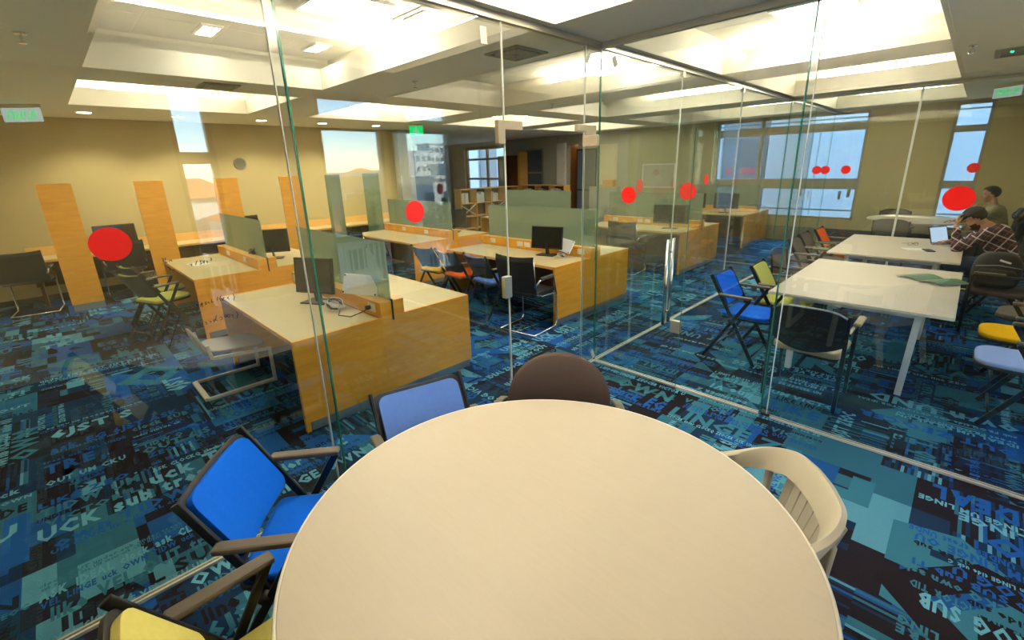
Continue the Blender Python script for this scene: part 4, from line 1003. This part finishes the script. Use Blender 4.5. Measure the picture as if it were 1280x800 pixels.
coil('bundle of white cable at the foot of the centre monitor', (-1.28, 1.07, .738), .055, 6, 'cable_white', 4)
coil('bundle of cable and headset on the left bench ledge', (-4.35, -1.72, .868), .07, 6, 'black', 5)
g = G(); g.tube([(-1.32, -1.95, .745), (-1.20, -2.02, .742), (-1.08, -1.97, .742), (-1.02, -1.88, .78), (-1.0, -1.845, .805)], .005, 6)
t = thing('power_cord', 'black power cord plugged into the ledge socket of the front bench', 'cable', (0, 0, 0)); g.obj('cord', 'black', t, smooth=True)
G().tube([(-1.0, -1.870, .81), (-1.0, -1.832, .81)], .019, 12).obj('plug', 'black', t, smooth=True)
def headset(label, loc, rz):
    t = thing('headset', label, 'headset', loc, rz)
    G().tube([(.07 * math.cos(PI * k / 12), 0, .035 + .075 * math.sin(PI * k / 12)) for k in range(13)], .006, 6).obj('headband', 'black', t, smooth=True)
    for s in (-1, 1): G().ball((s * .07, 0, .035), (.018, .034, .034)).obj('ear_cup', 'black', t, smooth=True)
headset('black headset lying on the ledge of the left bench', (-4.25, -1.70, .868), .4)
# paper on the left bench and things on the white tables
tag(G().box(-.15, .15, -.105, .105, 0, .002).obj('paper_sheet', 'paper', loc=(-5.05, -2.25, .7375)), 'white paper sheet on the left bench top', 'paper').rotation_euler = (0, 0, .2)
mg = thing('magazine', 'open green and white magazine on the front white table', 'magazine', (2.29, 2.28, .741), A(-38))
def leaf(s, m, nm, z0):
    g = G(); vs = []; fs = []
    for i in range(7):
        u = i / 6; z = z0 + .030 * math.sin(u * PI * .9) ** 1 * (.9 if s > 0 else .7)
        for y in (-.15, .15): vs += [(s * u * .215, y, z), (s * u * .215, y, z + .003)]
    for i in range(6):
        a = 4 * i; b = a + 4; fs += [(a, a + 2, b + 2, b), (a + 1, b + 1, b + 3, a + 3), (a, b, b + 1, a + 1), (a + 2, a + 3, b + 3, b + 2)]
    fs += [(0, 1, 3, 2), (24, 26, 27, 25)]
    g.add(vs, fs); return g.obj(nm, m, mg)
leaf(1, 'book_green', 'right_page', .002); leaf(-1, 'book_green', 'left_page', .002); leaf(1, 'paper', 'under_page', 0)
G().box(-.20, .02, -.16, -.09, .0, .002).obj('loose_page', 'paper', mg)
lt = thing('laptop', 'open grey laptop in front of the man in plaid', 'laptop', (2.33, 4.80, .741), A(60))
# local: user sits at -y, the lid stands at +y
box_obj('base', 'alu', (-.165, .165, -.115, .115, 0, .016), lt, bevel=.003)
g = G()
for r in range(4):
    for c in range(11): g.cbox((-.14 + c * .028, .06 - r * .025, .0175), (.023, .020, .003))
g.obj('keyboard', 'black', lt, kind='stuff')
mm = Matrix.Translation((0, .112, .014)) @ Matrix.Rotation(-.32, 4, 'X')
G().box(-.165, .165, 0, .008, 0, .225, mm).obj('lid', 'black', lt, bevel=.002)
G().box(-.152, .152, -.0015, .001, .014, .212, mm).obj('display', 'laptop_screen', lt)
ph = thing('phone', 'dark phone in a case lying beside the laptop', 'phone', (2.16, 4.14, .741), A(20))
box_obj('case', 'black', (-.045, .045, -.085, .085, 0, .012), ph, bevel=.004); box_obj('display', 'charcoal', (-.038, .038, -.076, .076, .011, .013), ph)
tag(G().box(-.14, .10, -.10, .10, 0, .003).obj('paper_sheet', 'paper', loc=(2.05, 4.18, .741)), 'white sheet of paper beside the phone on the second white table', 'paper').rotation_euler = (0, 0, .5)
es = thing('eyeglasses', 'thin framed glasses lying on the second white table', 'glasses', (1.98, 4.50, .741), .6)
for s in (-1, 1):
    G().tube([(s * .034 + .026 * math.cos(2 * PI * k / 14), 0, .022 + .020 * math.sin(2 * PI * k / 14)) for k in range(14)], .002, 5, closed=True).obj('rim', 'black', es)
    G().tube([(s * .06, 0, .028), (s * .062, .12, .012)], .002, 5).obj('temple', 'black', es)
G().tube([(-.008, 0, .026), (.008, 0, .026)], .002, 5).obj('bridge', 'black', es)
# backpack on the chair
bp = thing('backpack', 'black backpack resting on the chair between the tables', 'bag', (2.76, 3.55, .485), 0)
g = G(); vs = []; rings = [(-.02, .82), (.06, .98), (.16, 1.0), (.27, .92), (.34, .74), (.375, .42)]; n = 24
for z, s in rings:
    for k in range(n):
        a = 2 * PI * k / n; c, q = math.cos(a), math.sin(a)
        vs.append((s * .20 * math.copysign(abs(c) ** .6, c), s * .145 * math.copysign(abs(q) ** .6, q), z + .02))
fs = [tuple(range(n))[::-1], tuple((len(rings) - 1) * n + k for k in range(n))]
for i in range(len(rings) - 1): fs += [(i * n + k, i * n + (k + 1) % n, (i + 1) * n + (k + 1) % n, (i + 1) * n + k) for k in range(n)]
g.add(vs, fs); o = g.obj('body', 'pack_black', bp, smooth=True); sb = o.modifiers.new('sub', 'SUBSURF'); sb.levels = 1; sb.render_levels = 1
g = G(); g.prism(rrect(.30, .17, .05), lambda u, v, w: Vector((u, -.135 - w, .14 + v)), .035); g.obj('front_pocket', 'pack_black', bp, bevel=.015)
G().tube([(-.05, 0, .375), (-.03, 0, .42), (.03, 0, .42), (.05, 0, .375)], .008, 6).obj('handle', 'black', bp, smooth=True)
G().tube([(-.17, -.15, .25), (0, -.175, .275), (.17, -.15, .25)], .004, 6).obj('zip', 'plinth', bp)
G().box(-.045, .045, -.158, -.150, .30, .318, Matrix.Rotation(.3, 4, 'Y') @ Matrix.Translation((-.05, .03, 0))).obj('badge', 'paper', bp)
# speaker on the wall, exit signs
sp_ = thing('wall_speaker', 'round grey speaker on the olive wall', 'speaker', (XL, -.63, 2.13))
def disc_x(r, x0, x1, n=24):
    g = G(); g.prism([(r * math.cos(2 * PI * k / n), r * math.sin(2 * PI * k / n)) for k in range(n)], lambda u, v, w: Vector((x0 + w, u, v)), x1 - x0); return g
disc_x(.115, .0, .03).obj('rim', 'vent_metal', sp_, bevel=.005); disc_x(.098, .03, .034).obj('grille', 'vent_dark', sp_)
for k in range(3):
    r = .03 + .028 * k
    G().tube([(.036, r * math.cos(2 * PI * q / 20), r * math.sin(2 * PI * q / 20)) for q in range(20)], .003, 5, closed=True).obj('grille_ring', 'vent_metal', sp_)
def exit_sign(label, loc, rz, w=.46, h=.17, text='האיצי', drop=.03, big=.155):
    t = thing('exit_sign', label, 'sign', loc, rz)
    # local: the face looks along -y, letters run along +x
    box_obj('plate', 'exit_glow', (-w / 2, w / 2, -.006, .006, -h, 0), t)
    box_obj('hanger', 'fitting', (-w / 2, w / 2, -.02, .02, 0, drop), t)
    cu = bpy.data.curves.new('sign_text', 'FONT'); cu.body = text; cu.size = big; cu.align_x = 'CENTER'; cu.offset = .003; cu.extrude = .001; cu.resolution_u = 3
    o = bpy.data.objects.new('t', cu); COL.objects.link(o); dg = bpy.context.evaluated_depsgraph_get(); me = bpy.data.meshes.new_from_object(o.evaluated_get(dg)); bpy.data.objects.remove(o)
    me.materials.clear(); me.materials.append(M['exit_green'])
    me.transform(Matrix.Translation((0, -.0085, -h + .035)) @ Matrix.Rotation(PI / 2, 4, 'X'))
    link('sign_text', me, t)
    return t
exit_sign('green Hebrew exit sign at the left edge above the olive wall', (-6.615, -3.51, ZC - .045), A(52), drop=.045)
exit_sign('green Hebrew exit sign at the top right, above the narrow window', (2.52, 6.72, ZC - .05), A(-38), w=.36, h=.14, drop=.05, big=.125)
ex = exit_sign('small green exit sign far back over the hall', (-6.55, 2.55, ZC - .04), A(60), w=.30, h=.20, text='↓', drop=.04, big=.22)
for c in ex.children:
    if c.name.startswith('plate'): c.data.materials[0] = M['exit_green']
    if c.name.startswith('sign_text'): c.data.materials[0] = M['exit_glow']
# white framed board on the olive panel
wb = thing('notice_board', 'white framed pale board on the olive panel left of the far window', 'board', (-4.05, YF - .07, 1.55))
box_obj('board', 'stone', (-.48, .48, -.012, 0, -.32, .32), wb)
for b in ((-.5, .5, .30, .33), (-.5, .5, -.33, -.30)): box_obj('frame_bar', 'stucco', (b[0], b[1], -.025, 0, b[2], b[3]), wb)
for s in (-1, 1): box_obj('frame_bar', 'stucco', (s * .485 - .015, s * .485 + .015, -.024, 0, -.33, .33), wb)
# lobby: low bookcases, cabinet, glass door
def bookcase(label, loc, rz, n, w):
    t = thing('bookcase', label, 'bookcase', loc, rz); L = n * w
    box_obj('top', 'maple_edge', (-L / 2 - .02, L / 2 + .02, -.17, .17, 1.27, 1.30), t); box_obj('back', 'dark_wood', (-L / 2, L / 2, .15, .165, .06, 1.27), t)
    for k in range(n + 1): box_obj('upright', 'maple_edge', (-L / 2 + k * w - .012, -L / 2 + k * w + .012, -.16, .16, 0, 1.27), t)
    for z in (.06, .44, .84):
        box_obj('shelf', 'maple_edge', (-L / 2, L / 2, -.155, .15, z, z + .022), t)
    for k in range(n):
        if k % 2 == 0:
            xm = -L / 2 + (k + .5) * w
            for s in (-1, 1): G().bar((xm - s * (w / 2 - .02), -.12, .48), (xm + s * (w / 2 - .02), -.12, .82), .02, .02).obj('cross_slat', 'stucco', t)
    return t
bc1 = bookcase('low wooden bookcase with white binders beyond the stone pilaster', (-8.75, 6.6, 0), A(90), 4, .62)
bc2 = bookcase('low wooden bookcase in front of the stone clad wall', (-7.9, 8.45, 0), 0, 3, .62)
bk = None
for (bx_, by_, ca, sa, n, w) in ((-8.75, 6.6, 0, 1, 4, .62), (-7.9, 8.45, 1, 0, 3, .62)):
    for k in range(n):
        u = -n * w / 2 + k * w + .05
        for q in range(7):
            th = rnd.uniform(.028, .05); hgt = rnd.uniform(.24, .33)
            if rnd.random() < .15: u += th; continue
            if bk is None:
                me = G().box(-.5, .5, -.5, .5, 0, 1).mesh('binder'); me.materials.append(M['paper'])
            o = bpy.data.objects.new('binder', me); COL.objects.link(o); bk = o
            o.location = (bx_ + u * ca - 0 * sa, by_ + u * sa, .8625); o.scale = (th, .22, hgt); o.rotation_euler = (0, 0, math.atan2(sa, ca))
            tag(o, 'white binder standing in a low lobby bookcase', 'binder', 'binders in the lobby bookcases')
            u += th + .008
cb = thing('cabinet', 'dark brown two door cabinet against the lobby wall', 'cabinet', (-9.75, YF - .26, 0))
box_obj('body', 'dark_wood', (-.5, .5, -.22, .22, 0, 2.3), cb)
for s in (-1, 1):
    d_ = box_obj('door', 'dark_wood', (min(0, s * .49) + .004, max(0, s * .49) - .004, -.24, -.22, .05, 2.27), cb); box_obj('handle', 'chrome', (s * .05 - .008, s * .05 + .008, -.26, -.24, 1.42, 1.58), d_)
box_obj('side_board', 'maple_edge', (.5, .60, -.2, .22, 0, 2.4), cb)
gd = thing('glass_door', 'pale blue glass door with a steel frame in the lobby wall', 'door', (-8.82, YF - .03, 0))
box_obj('leaf', 'pane_dark', (-.36, .36, -.02, .0, 0, 2.45), gd)
for b in ((-.40, -.36, 0, 2.5), (.36, .40, 0, 2.5), (-.36, .36, 2.45, 2.5), (-.36, .36, 1.66, 1.72)): box_obj('frame_bar', 'frame_grey', (b[0], b[1], -.035, 0, b[2], b[3]), gd)
gd2 = thing('glass_door', 'bluish glass door leaf right of the warm corridor', 'door', (-6.57, YF - .03, 0))
box_obj('leaf', 'facade_dark', (-.36, .36, -.02, .0, 0, 2.35), gd2)
for b in ((-.38, -.36, 0, 2.4), (.36, .38, 0, 2.4), (-.36, .36, 2.35, 2.4), (-.36, .36, 1.1, 1.15)): box_obj('frame_bar', 'charcoal', (b[0], b[1], -.035, 0, b[2], b[3]), gd2)
bx2 = thing('wooden_box', 'small brown box on the ledge in front of the cream panel', 'box', (-5.75, YF - .2, 0))
box_obj('stand', 'stone', (-.5, .5, -.12, .12, 0, 1.24), bx2); box_obj('box', 'maple', (-.02, .34, -.1, .1, 1.24, 1.45), bx2)

# ================================================================== OUTSIDE
ext_ground = struct(box_obj('ground', 'ground', (-250, 400, -300, 300, -12.6, -12.4)))
def house(label, x, y, w, d, h, z0=-12.4, roof='hip', wallm='stucco', roofm='roof_red', over=.5, rh=2.2, floors=3, nwin=3):
    t = thing('house', label, 'building', (x, y, z0))
    box_obj('walls', wallm, (-w / 2, w / 2, -d / 2, d / 2, 0, h), t)
    if roof == 'hip':
        e = over; k = min(w, d) / 2 * .75
        vs = [(-w / 2 - e, -d / 2 - e, h), (w / 2 + e, -d / 2 - e, h), (w / 2 + e, d / 2 + e, h), (-w / 2 - e, d / 2 + e, h)]
        if w > d: vs += [(-w / 2 + k, 0, h + rh), (w / 2 - k, 0, h + rh)]; fs = [(0, 3, 2, 1), (0, 1, 5, 4), (1, 2, 5), (2, 3, 4, 5), (3, 0, 4)]
        else: vs += [(0, -d / 2 + k, h + rh), (0, d / 2 - k, h + rh)]; fs = [(0, 3, 2, 1), (0, 1, 4), (1, 2, 5, 4), (2, 3, 5), (3, 0, 4, 5)]
        G().add(vs, fs).obj('roof', roofm, t)
    else:
        box_obj('roof', 'stucco', (-w / 2 - .3, w / 2 + .3, -d / 2 - .3, d / 2 + .3, h, h + .3), t)
    for f in range(floors):
        for k in range(nwin):
            yy = -d / 2 + d * (k + .5) / nwin; zz = h - 1.9 - f * 3.0
            if zz < 1: continue
            fr = box_obj('window', 'stucco', (-w / 2 - .08, -w / 2 + .02, yy - .65, yy + .65, zz - .75, zz + .75), t); box_obj('pane', 'pane_dark', (-w / 2 - .1, -w / 2 - .07, yy - .55, yy + .55, zz - .65, zz + .65), fr)
    return t
house('white house with a red hipped roof opposite the narrow window', 34, 3.5, 7, 3.4, 13.05, rh=1.15, over=.3)
house('low outbuilding with a red roof in front of the white house', 25, 3.7, 4, 2.4, 12.1, rh=.55, over=.2, floors=1, nwin=2)
house('tan apartment house with a flat white roof across the street', 34, 12.5, 8, 8, 14.0, roof='flat', wallm='stucco_tan', nwin=3)
house('white flat roofed house beside the tan one', 40, 22, 9, 9, 13.4, roof='flat', nwin=4)
house('small house with an orange roof in front of the tan house', 26, 10.2, 4, 3.6, 11.0, rh=1.6, floors=2, nwin=2)
house('white block with balconies further right across the street', 38, 33, 9, 9, 14.6, roof='flat', floors=4, nwin=3)
house('white house left of the red roofed one', 36, -7, 9, 8, 12.4, floors=3)
house('pale tower block on the skyline', 120, 79, 7, 6, 19.5, roof='flat', floors=5, nwin=3)
house('taller pale tower block on the skyline', 132, 93, 7, 6, 22.5, roof='flat', floors=6, nwin=3)
house('slim pale tower block on the skyline', 112, 87, 5, 4, 19, roof='flat', floors=6, nwin=2)
SKY = ['low white house on the far skyline, %s' % q for q in ('nearest of the first row', 'second of the first row', 'third of the first row', 'last of the first row', 'nearest of the middle row', 'second of the middle row', 'third of the middle row', 'last of the middle row', 'nearest of the right row', 'second of the right row', 'third of the right row', 'last of the right row')]
for k in range(12):
    house(SKY[k], 75 + 9 * (k % 4), -20 + 11 * k, 9, 8, 11.5 + (k * 37 % 5) * .7, roof='flat' if k % 3 else 'hip', floors=1, nwin=2)['group'] = 'skyline houses'
def tree(label, loc, r, h, m, seed, n=420):
    rr = random.Random(seed); t = thing('tree', label, 'tree', loc)
    g = G(); g.tube([(0, 0, 0), (.1, .05, h * .4), (.0, .1, h * .75)], [.28, .2, .1], 8)
    for k in range(6):
        a = k * 1.05; g.tube([(.05, .05, h * (.42 + .05 * k)), (r * .55 * math.cos(a), r * .55 * math.sin(a), h * (.62 + .04 * k))], [.09, .03], 6)
    g.obj('trunk', 'dark_wood', t, smooth=True)
    g = G()
    for k in range(n):
        v = Vector((rr.gauss(0, 1), rr.gauss(0, 1), rr.gauss(0, 1))).normalized() * (rr.random() ** .4)
        c = Vector((v.x * r, v.y * r, h - r * .75 + v.z * r * .8)); s = rr.uniform(.12, .3)
        for q in range(3):
            a = Vector((rr.gauss(0, 1), rr.gauss(0, 1), rr.gauss(0, 1))).normalized() * s; b = Vector((rr.gauss(0, 1), rr.gauss(0, 1), rr.gauss(0, 1))).normalized() * s
            g.add([c - a, c - b * .6, c + a, c + b * .6], [(0, 1, 2, 3)])
    g.obj('foliage', m, t, kind='stuff')
tree('round ochre tree in the yard opposite the wide window', (20, 8.9, -12.4), 2.0, 13.4, 'leaf', 1, 900)
tree('green tree beside the low outbuilding', (20.5, 2.2, -12.4), 1.6, 11.6, 'leaf_green', 2, 500)
tree('green tree in front of the white flat roofed house', (24, 16.5, -12.4), 2.0, 12.2, 'leaf_green', 3, 500)
# balcony railing outside our windows
bl = thing('balcony_railing', 'white balcony railing outside the windows of the front room', 'railing', (XR + 1.1, -.5, -.25))
box_obj('slab', 'stucco', (-.9, .1, -3.4, 2.6, -.2, 0), bl); box_obj('top_rail', 'stucco', (-.03, .03, -3.4, 2.6, 1.0, 1.05), bl)
for k in range(61): box_obj('baluster', 'stucco', (-.012, .012, -3.38 + k * .099 - .01, -3.38 + k * .099 + .01, 0, 1.0), bl)
# pale facade across from the far windows
fb = thing('office_building', 'pale blue panelled office block seen through the far windows', 'building', (-6, 19, -12.4))
box_obj('walls', 'facade', (-24, 26, .25, 12, 0, 34), fb)
pm = {}
for i in range(25):
    for j in range(5):
        x = -22 + i * 1.9
        m_ = 'facade' if i % 3 else 'facade_dark'
        dp = 0 if i % 3 else .12
        if m_ not in pm:
            me = G().box(-.92, .92, -.02, .26, -1.72, 1.72).mesh('facade_panel'); me.materials.append(M[m_]); pm[m_] = me
        link('facade_panel', pm[m_], fb, loc=(x, dp, 7 + j * 3.5))

# ================================================================== PEOPLE
def V3(*a): return Vector(a)
def cap_chain(g, pts, n=12):
    """tapering limb: pts = [(point, radius), ...] with round joints"""
    P = [Vector(p) for p, r in pts]; R = [r for p, r in pts]
    for (p, a), (q, b) in zip(zip(P, R), zip(P[1:], R[1:])):
        L = (q - p).length; k = max(2, int(L / .06)); g.tube([p.lerp(q, i / k) for i in range(k + 1)], [a + (b - a) * i / k for i in range(k + 1)], n)
    for p, r in zip(P, R): g.ball(p, r * 1.0, n, 8)
def remeshed(g, name, m, parent, voxel, it=4, loc=None):
    o = g.obj(name, m, parent, smooth=True, loc=loc)
    r = o.modifiers.new('remesh', 'REMESH'); r.mode = 'VOXEL'; r.voxel_size = voxel; r.use_smooth_shade = True
    s = o.modifiers.new('smooth', 'SMOOTH'); s.factor = .5; s.iterations = it
    return o
def frame(fwd, up):
    f = Vector(fwd).normalized(); u = Vector(up); u = (u - f * u.dot(f)).normalized(); l = u.cross(f)
    return Matrix((f, l, u)).transposed()          # columns: forward, left, up
def head(g, c, R):
    c = Vector(c)
    def e(off, rad): g.ball(c + R @ Vector(off), rad, 16, 12, R)
    e((-.012, 0, .035), (.098, .076, .088)); e((.022, 0, -.03), (.072, .062, .085)); e((.045, 0, -.085), (.045, .042, .035))
    e((.098, 0, -.02), (.020, .013, .026)); e((.085, 0, .018), (.016, .045, .012)); e((.085, 0, -.062), (.016, .026, .012))
    for s in (-1, 1): e((-.012, s * .078, -.012), (.018, .010, .032)); e((.062, s * .042, -.035), (.025, .022, .025))
def face(parent, c, R):
    c = Vector(c)
    for s in (-1, 1):
        g = G(); g.ball(c + R @ Vector((.085, s * .032, .003)), .0115, 10, 8, R); o = g.obj('eye', 'eye_white', parent, smooth=True)
        g = G(); g.ball(c + R @ Vector((.094, s * .032, .003)), .0055, 8, 6, R); g.obj('iris', 'hair', o, smooth=True)
        g = G(); g.ball(c + R @ Vector((.092, s * .032, .022)), (.006, .022, .005), 8, 6, R); g.obj('eyebrow', 'hair', parent, smooth=True)
    g = G(); g.ball(c + R @ Vector((.097, 0, -.064)), (.008, .024, .008), 10, 6, R); g.obj('lips', 'lip', parent, smooth=True)
def hand(g, wrist, fwd, up, curl=.5, side=1):
    """palm facing -up, fingers along fwd, thumb on side*left"""
    R = frame(fwd, up); w = Vector(wrist)
    g.ball(w + R @ Vector((.045, 0, 0)), (.05, .042, .016), 12, 8, R)
    for k, (y, L) in enumerate(((.032, .072), (.011, .082), (-.010, .076), (-.031, .060))):
        y *= side; p = w + R @ Vector((.078, y, 0)); a = curl * .6; q = p + R @ Vector((L * .5 * math.cos(a), y * .12, -L * .5 * math.sin(a))); a2 = curl * 1.6
        s = q + R @ Vector((L * .5 * math.cos(a2), 0, -L * .5 * math.sin(a2)))
        g.tube([p, q, s], [.0095, .0088, .0075], 8); g.ball(s, .0078, 8, 6); g.ball(p, .0100, 8, 6)
    p = w + R @ Vector((.025, side * .032, -.004)); q = p + R @ Vector((.035, side * .030, -.012)); s = q + R @ Vector((.030, side * .006, -.014))
    g.tube([p, q, s], [.013, .011, .009], 8); g.ball(s, .009, 8, 6)
def shell(c, R, rad, cut, name, m, parent, drop=None):
    """hair or cap: the part of an ellipsoid for which cut(local unit vector) is true"""
    g = G(); g.ball((0, 0, 0), 1.0, 24, 16); keep = []
    for f in g.f:
        mid = sum((Vector(g.v[i]) for i in f), Vector()) / len(f)
        if cut(mid): keep.append(f)
    c = Vector(c); g.f = keep; g.mi = [0] * len(keep)
    g.v = [tuple(c + R @ Vector((v[0] * rad[0], v[1] * rad[1], v[2] * rad[2]))) for v in g.v]
    o = g.obj(name, m, parent, smooth=True); s = o.modifiers.new('thick', 'SOLIDIFY'); s.thickness = .012; s.offset = 1
    return o

# man in the plaid shirt, bent over the table with his head on his hand
def man_plaid():
    B = V3(2.80, 4.47, .49)           # base point
    t = thing('person', 'man in a dark plaid shirt bent over the table, head propped on one hand', 'person', B)
    def L(x, y, z): return V3(x, y, z) - B
    pel, wai, che, nek = L(2.80, 4.47, .59), L(2.81, 4.47, .74), L(2.72, 4.48, .93), L(2.62, 4.48, 1.035)
    hc = L(2.505, 4.48, 1.125); Rh = frame((-.80, -.06, -.60), (-.60, 0, .80))
    shn, shf = L(2.65, 4.30, .985), L(2.65, 4.66, .985)
    eln, elf = L(2.405, 4.28, .775), L(2.46, 4.80, .79)
    wrn, wrf = L(2.355, 4.40, 1.045), L(2.31, 4.70, .80)
    g = G()
    g.ball(pel, (.125, .165, .10), 16, 10); cap_chain(g, [(pel, .115), (wai, .12), (che, .135), (nek, .075)], 16)
    g.ball(che, (.12, .17, .13), 16, 10)
    cap_chain(g, [(nek, .058), (hc + Rh @ Vector((-.03, 0, -.06)), .055)])
    head(g, hc, Rh)
    for sh, el, wr in ((shn, eln, wrn), (shf, elf, wrf)): cap_chain(g, [(sh, .055), (el, .042), (wr, .027)])
    for y in (4.37, 4.58):
        cap_chain(g, [(L(2.80, y, .575), .085), (L(2.40, y + (y - 4.47) * .3, .545), .058), (L(2.46, y + (y - 4.47) * .4, .10), .04)])
        cap_chain(g, [(L(2.46, y + (y - 4.47) * .4, .06), .04), (L(2.32, y + (y - 4.47) * .5, .045), .034)])
    hand(g, wrn, (-.10, .30, .95), (-.95, -.3, 0), .55, -1)
    hand(g, wrf, (-.97, .1, -.12), (-.1, 0, 1), .45, 1)
    b = remeshed(g, 'body', 'skin', t, .007)
    face(t, hc, Rh)
    g = G(); e = .011
    g.ball(che, (.13, .18, .14), 16, 10)
    cap_chain(g, [(L(2.815, 4.47, .60), .135 + e), (wai, .125 + e), (che, .140 + e), (L(2.645, 4.48, 1.0), .085)], 18)
    g.ball(L(2.82, 4.47, .60), (.135, .175, .09), 16, 10)
    for sh, el, wr in ((shn, eln, wrn), (shf, elf, wrf)):
        cap_chain(g, [(che.lerp(sh, .6), .085), (sh, .070), (el, .055), (el.lerp(wr, .78), .042)], 14)
    remeshed(g, 'shirt', 'plaid', t, .009, 3)
    g = G()
    g.ball(L(2.81, 4.47, .57), (.135, .18, .085), 16, 10)
    for y in (4.37, 4.58): cap_chain(g, [(L(2.80, y, .575), .095), (L(2.40, y + (y - 4.47) * .3, .55), .068), (L(2.46, y + (y - 4.47) * .4, .13), .05)])
    remeshed(g, 'trousers', 'jeans', t, .011, 3)
    for y in (4.37, 4.58):
        g = G(); yy = y + (y - 4.47) * .5; g.ball(L(2.385, yy, .05), (.125, .045, .045), 14, 8); g.ball(L(2.45, yy, .075), (.05, .042, .05), 12, 8); g.obj('shoe', 'charcoal', t, smooth=True)
    shell(hc + Rh @ Vector((-.012, 0, .035)), Rh, (.104, .082, .094), lambda v: v.z > -.75 + 1.25 * max(v.x + .35, 0), 'hair', 'hair', t)
    shell(hc + Rh @ Vector((-.010, 0, .042)), Rh, (.112, .088, .098), lambda v: v.z > .28 - .18 * max(-v.x, 0), 'cap', 'cap_cloth', t)
    g = G(); vs = []; n = 12
    for i in range(n + 1):
        a = -1.1 + 2.2 * i / n
        for r, dz in ((.098, .0), (.165, -.012)): vs.append(hc + Rh @ Vector((-.01 + r * math.cos(a) * (1.05 if r > .1 else 1), r * .82 * math.sin(a) * (1 if r < .1 else .62), .068 + dz)))
    g.add(vs, [(2 * i, 2 * i + 1, 2 * i + 3, 2 * i + 2) for i in range(n)])
    o = g.obj('cap_brim', 'cap_cloth', t, smooth=True); s = o.modifiers.new('thick', 'SOLIDIFY'); s.thickness = .006
    shell(hc + Rh @ Vector((.020, 0, -.045)), Rh, (.080, .066, .085), lambda v: v.z < .02 and not (v.x > .6 and v.z > -.45) and v.x > -.12, 'beard', 'beard', t)
    g = G(); c = elf.lerp(wrf, .86); d = (wrf - elf).normalized(); g.tube([c - d * .012, c + d * .012], .036, 14); g.obj('watch_strap', 'black', t, smooth=True)
man_plaid()

def man_beige():
    B = V3(2.80, 7.38, .49)
    t = thing('person', 'man in a beige shirt sitting behind the second glass wall, hand at his mouth', 'person', B)
    def L(x, y, z): return V3(x, y, z) - B
    pel, wai, che, nek = L(2.80, 7.38, .57), L(2.80, 7.38, .72), L(2.74, 7.38, .95), L(2.70, 7.38, 1.09)
    hc = L(2.635, 7.38, 1.245); Rh = frame((-.97, -.22, -.10), (-.08, 0, 1))
    shn, shf = L(2.72, 7.18, 1.02), L(2.72, 7.58, 1.02); eln, elf = L(2.50, 7.14, .80), L(2.50, 7.62, .79); wrn, wrf = L(2.475, 7.26, 1.03), L(2.30, 7.55, .79)
    g = G(); g.ball(pel, (.125, .165, .10), 16, 10); cap_chain(g, [(pel, .115), (wai, .12), (che, .13), (nek, .06)], 16); g.ball(che, (.11, .18, .14), 16, 10)
    cap_chain(g, [(nek, .056), (hc + Rh @ Vector((-.03, 0, -.06)), .055)]); head(g, hc, Rh)
    for sh, el, wr in ((shn, eln, wrn), (shf, elf, wrf)): cap_chain(g, [(sh, .055), (el, .042), (wr, .027)])
    for y in (7.28, 7.48):
        cap_chain(g, [(L(2.80, y, .56), .085), (L(2.40, y, .54), .058), (L(2.42, y, .10), .04)]); cap_chain(g, [(L(2.42, y, .06), .04), (L(2.27, y, .045), .034)])
    hand(g, wrn, (.35, .30, .9), (-.9, -.2, .3), .9, -1); hand(g, wrf, (-.97, -.1, -.05), (0, 0, 1), .4, 1)
    remeshed(g, 'body', 'skin', t, .008); face(t, hc, Rh)
    g = G(); cap_chain(g, [(L(2.80, 7.38, .60), .14), (wai, .14), (che, .145), (L(2.705, 7.38, 1.05), .075)], 18); g.ball(che, (.125, .19, .14), 16, 10)
    for sh, el, wr in ((shn, eln, wrn), (shf, elf, wrf)): cap_chain(g, [(che.lerp(sh, .6), .085), (sh, .070), (el, .056), (el.lerp(wr, .8), .044)], 14)
    remeshed(g, 'shirt', 'beige_shirt', t, .010, 3)
    g = G(); g.ball(L(2.80, 7.38, .56), (.135, .18, .085), 16, 10)
    for y in (7.28, 7.48): cap_chain(g, [(L(2.80, y, .56), .095), (L(2.40, y, .545), .068), (L(2.42, y, .13), .05)])
    remeshed(g, 'trousers', 'cap_cloth', t, .012, 3)
    for y in (7.28, 7.48):
        g = G(); g.ball(L(2.33, y, .05), (.125, .045, .045), 14, 8); g.ball(L(2.40, y, .075), (.05, .042, .05), 12, 8); g.obj('shoe', 'charcoal', t, smooth=True)
    shell(hc + Rh @ Vector((-.012, 0, .036)), Rh, (.106, .083, .095), lambda v: v.z > -.75 + 1.25 * max(v.x + .35, 0), 'hair', 'hair', t)
man_beige()
# dark coat slung over the chair back behind him
g = G(); rr = random.Random(5)
for k in range(46):
    a = rr.uniform(-1, 1); b = rr.uniform(0, 1)
    g.ball((.0 + rr.uniform(-.06, .07), a * .24, .28 + b * .34 - abs(a) * .08), (rr.uniform(.045, .08), rr.uniform(.05, .09), rr.uniform(.05, .09)), 8, 6)
ct = remeshed(g, 'coat', 'coat_black', None, .018, 2, loc=(3.06, 7.28, .40))
tag(ct, 'bulky black coat hung over the chair back behind the man in beige', 'coat')
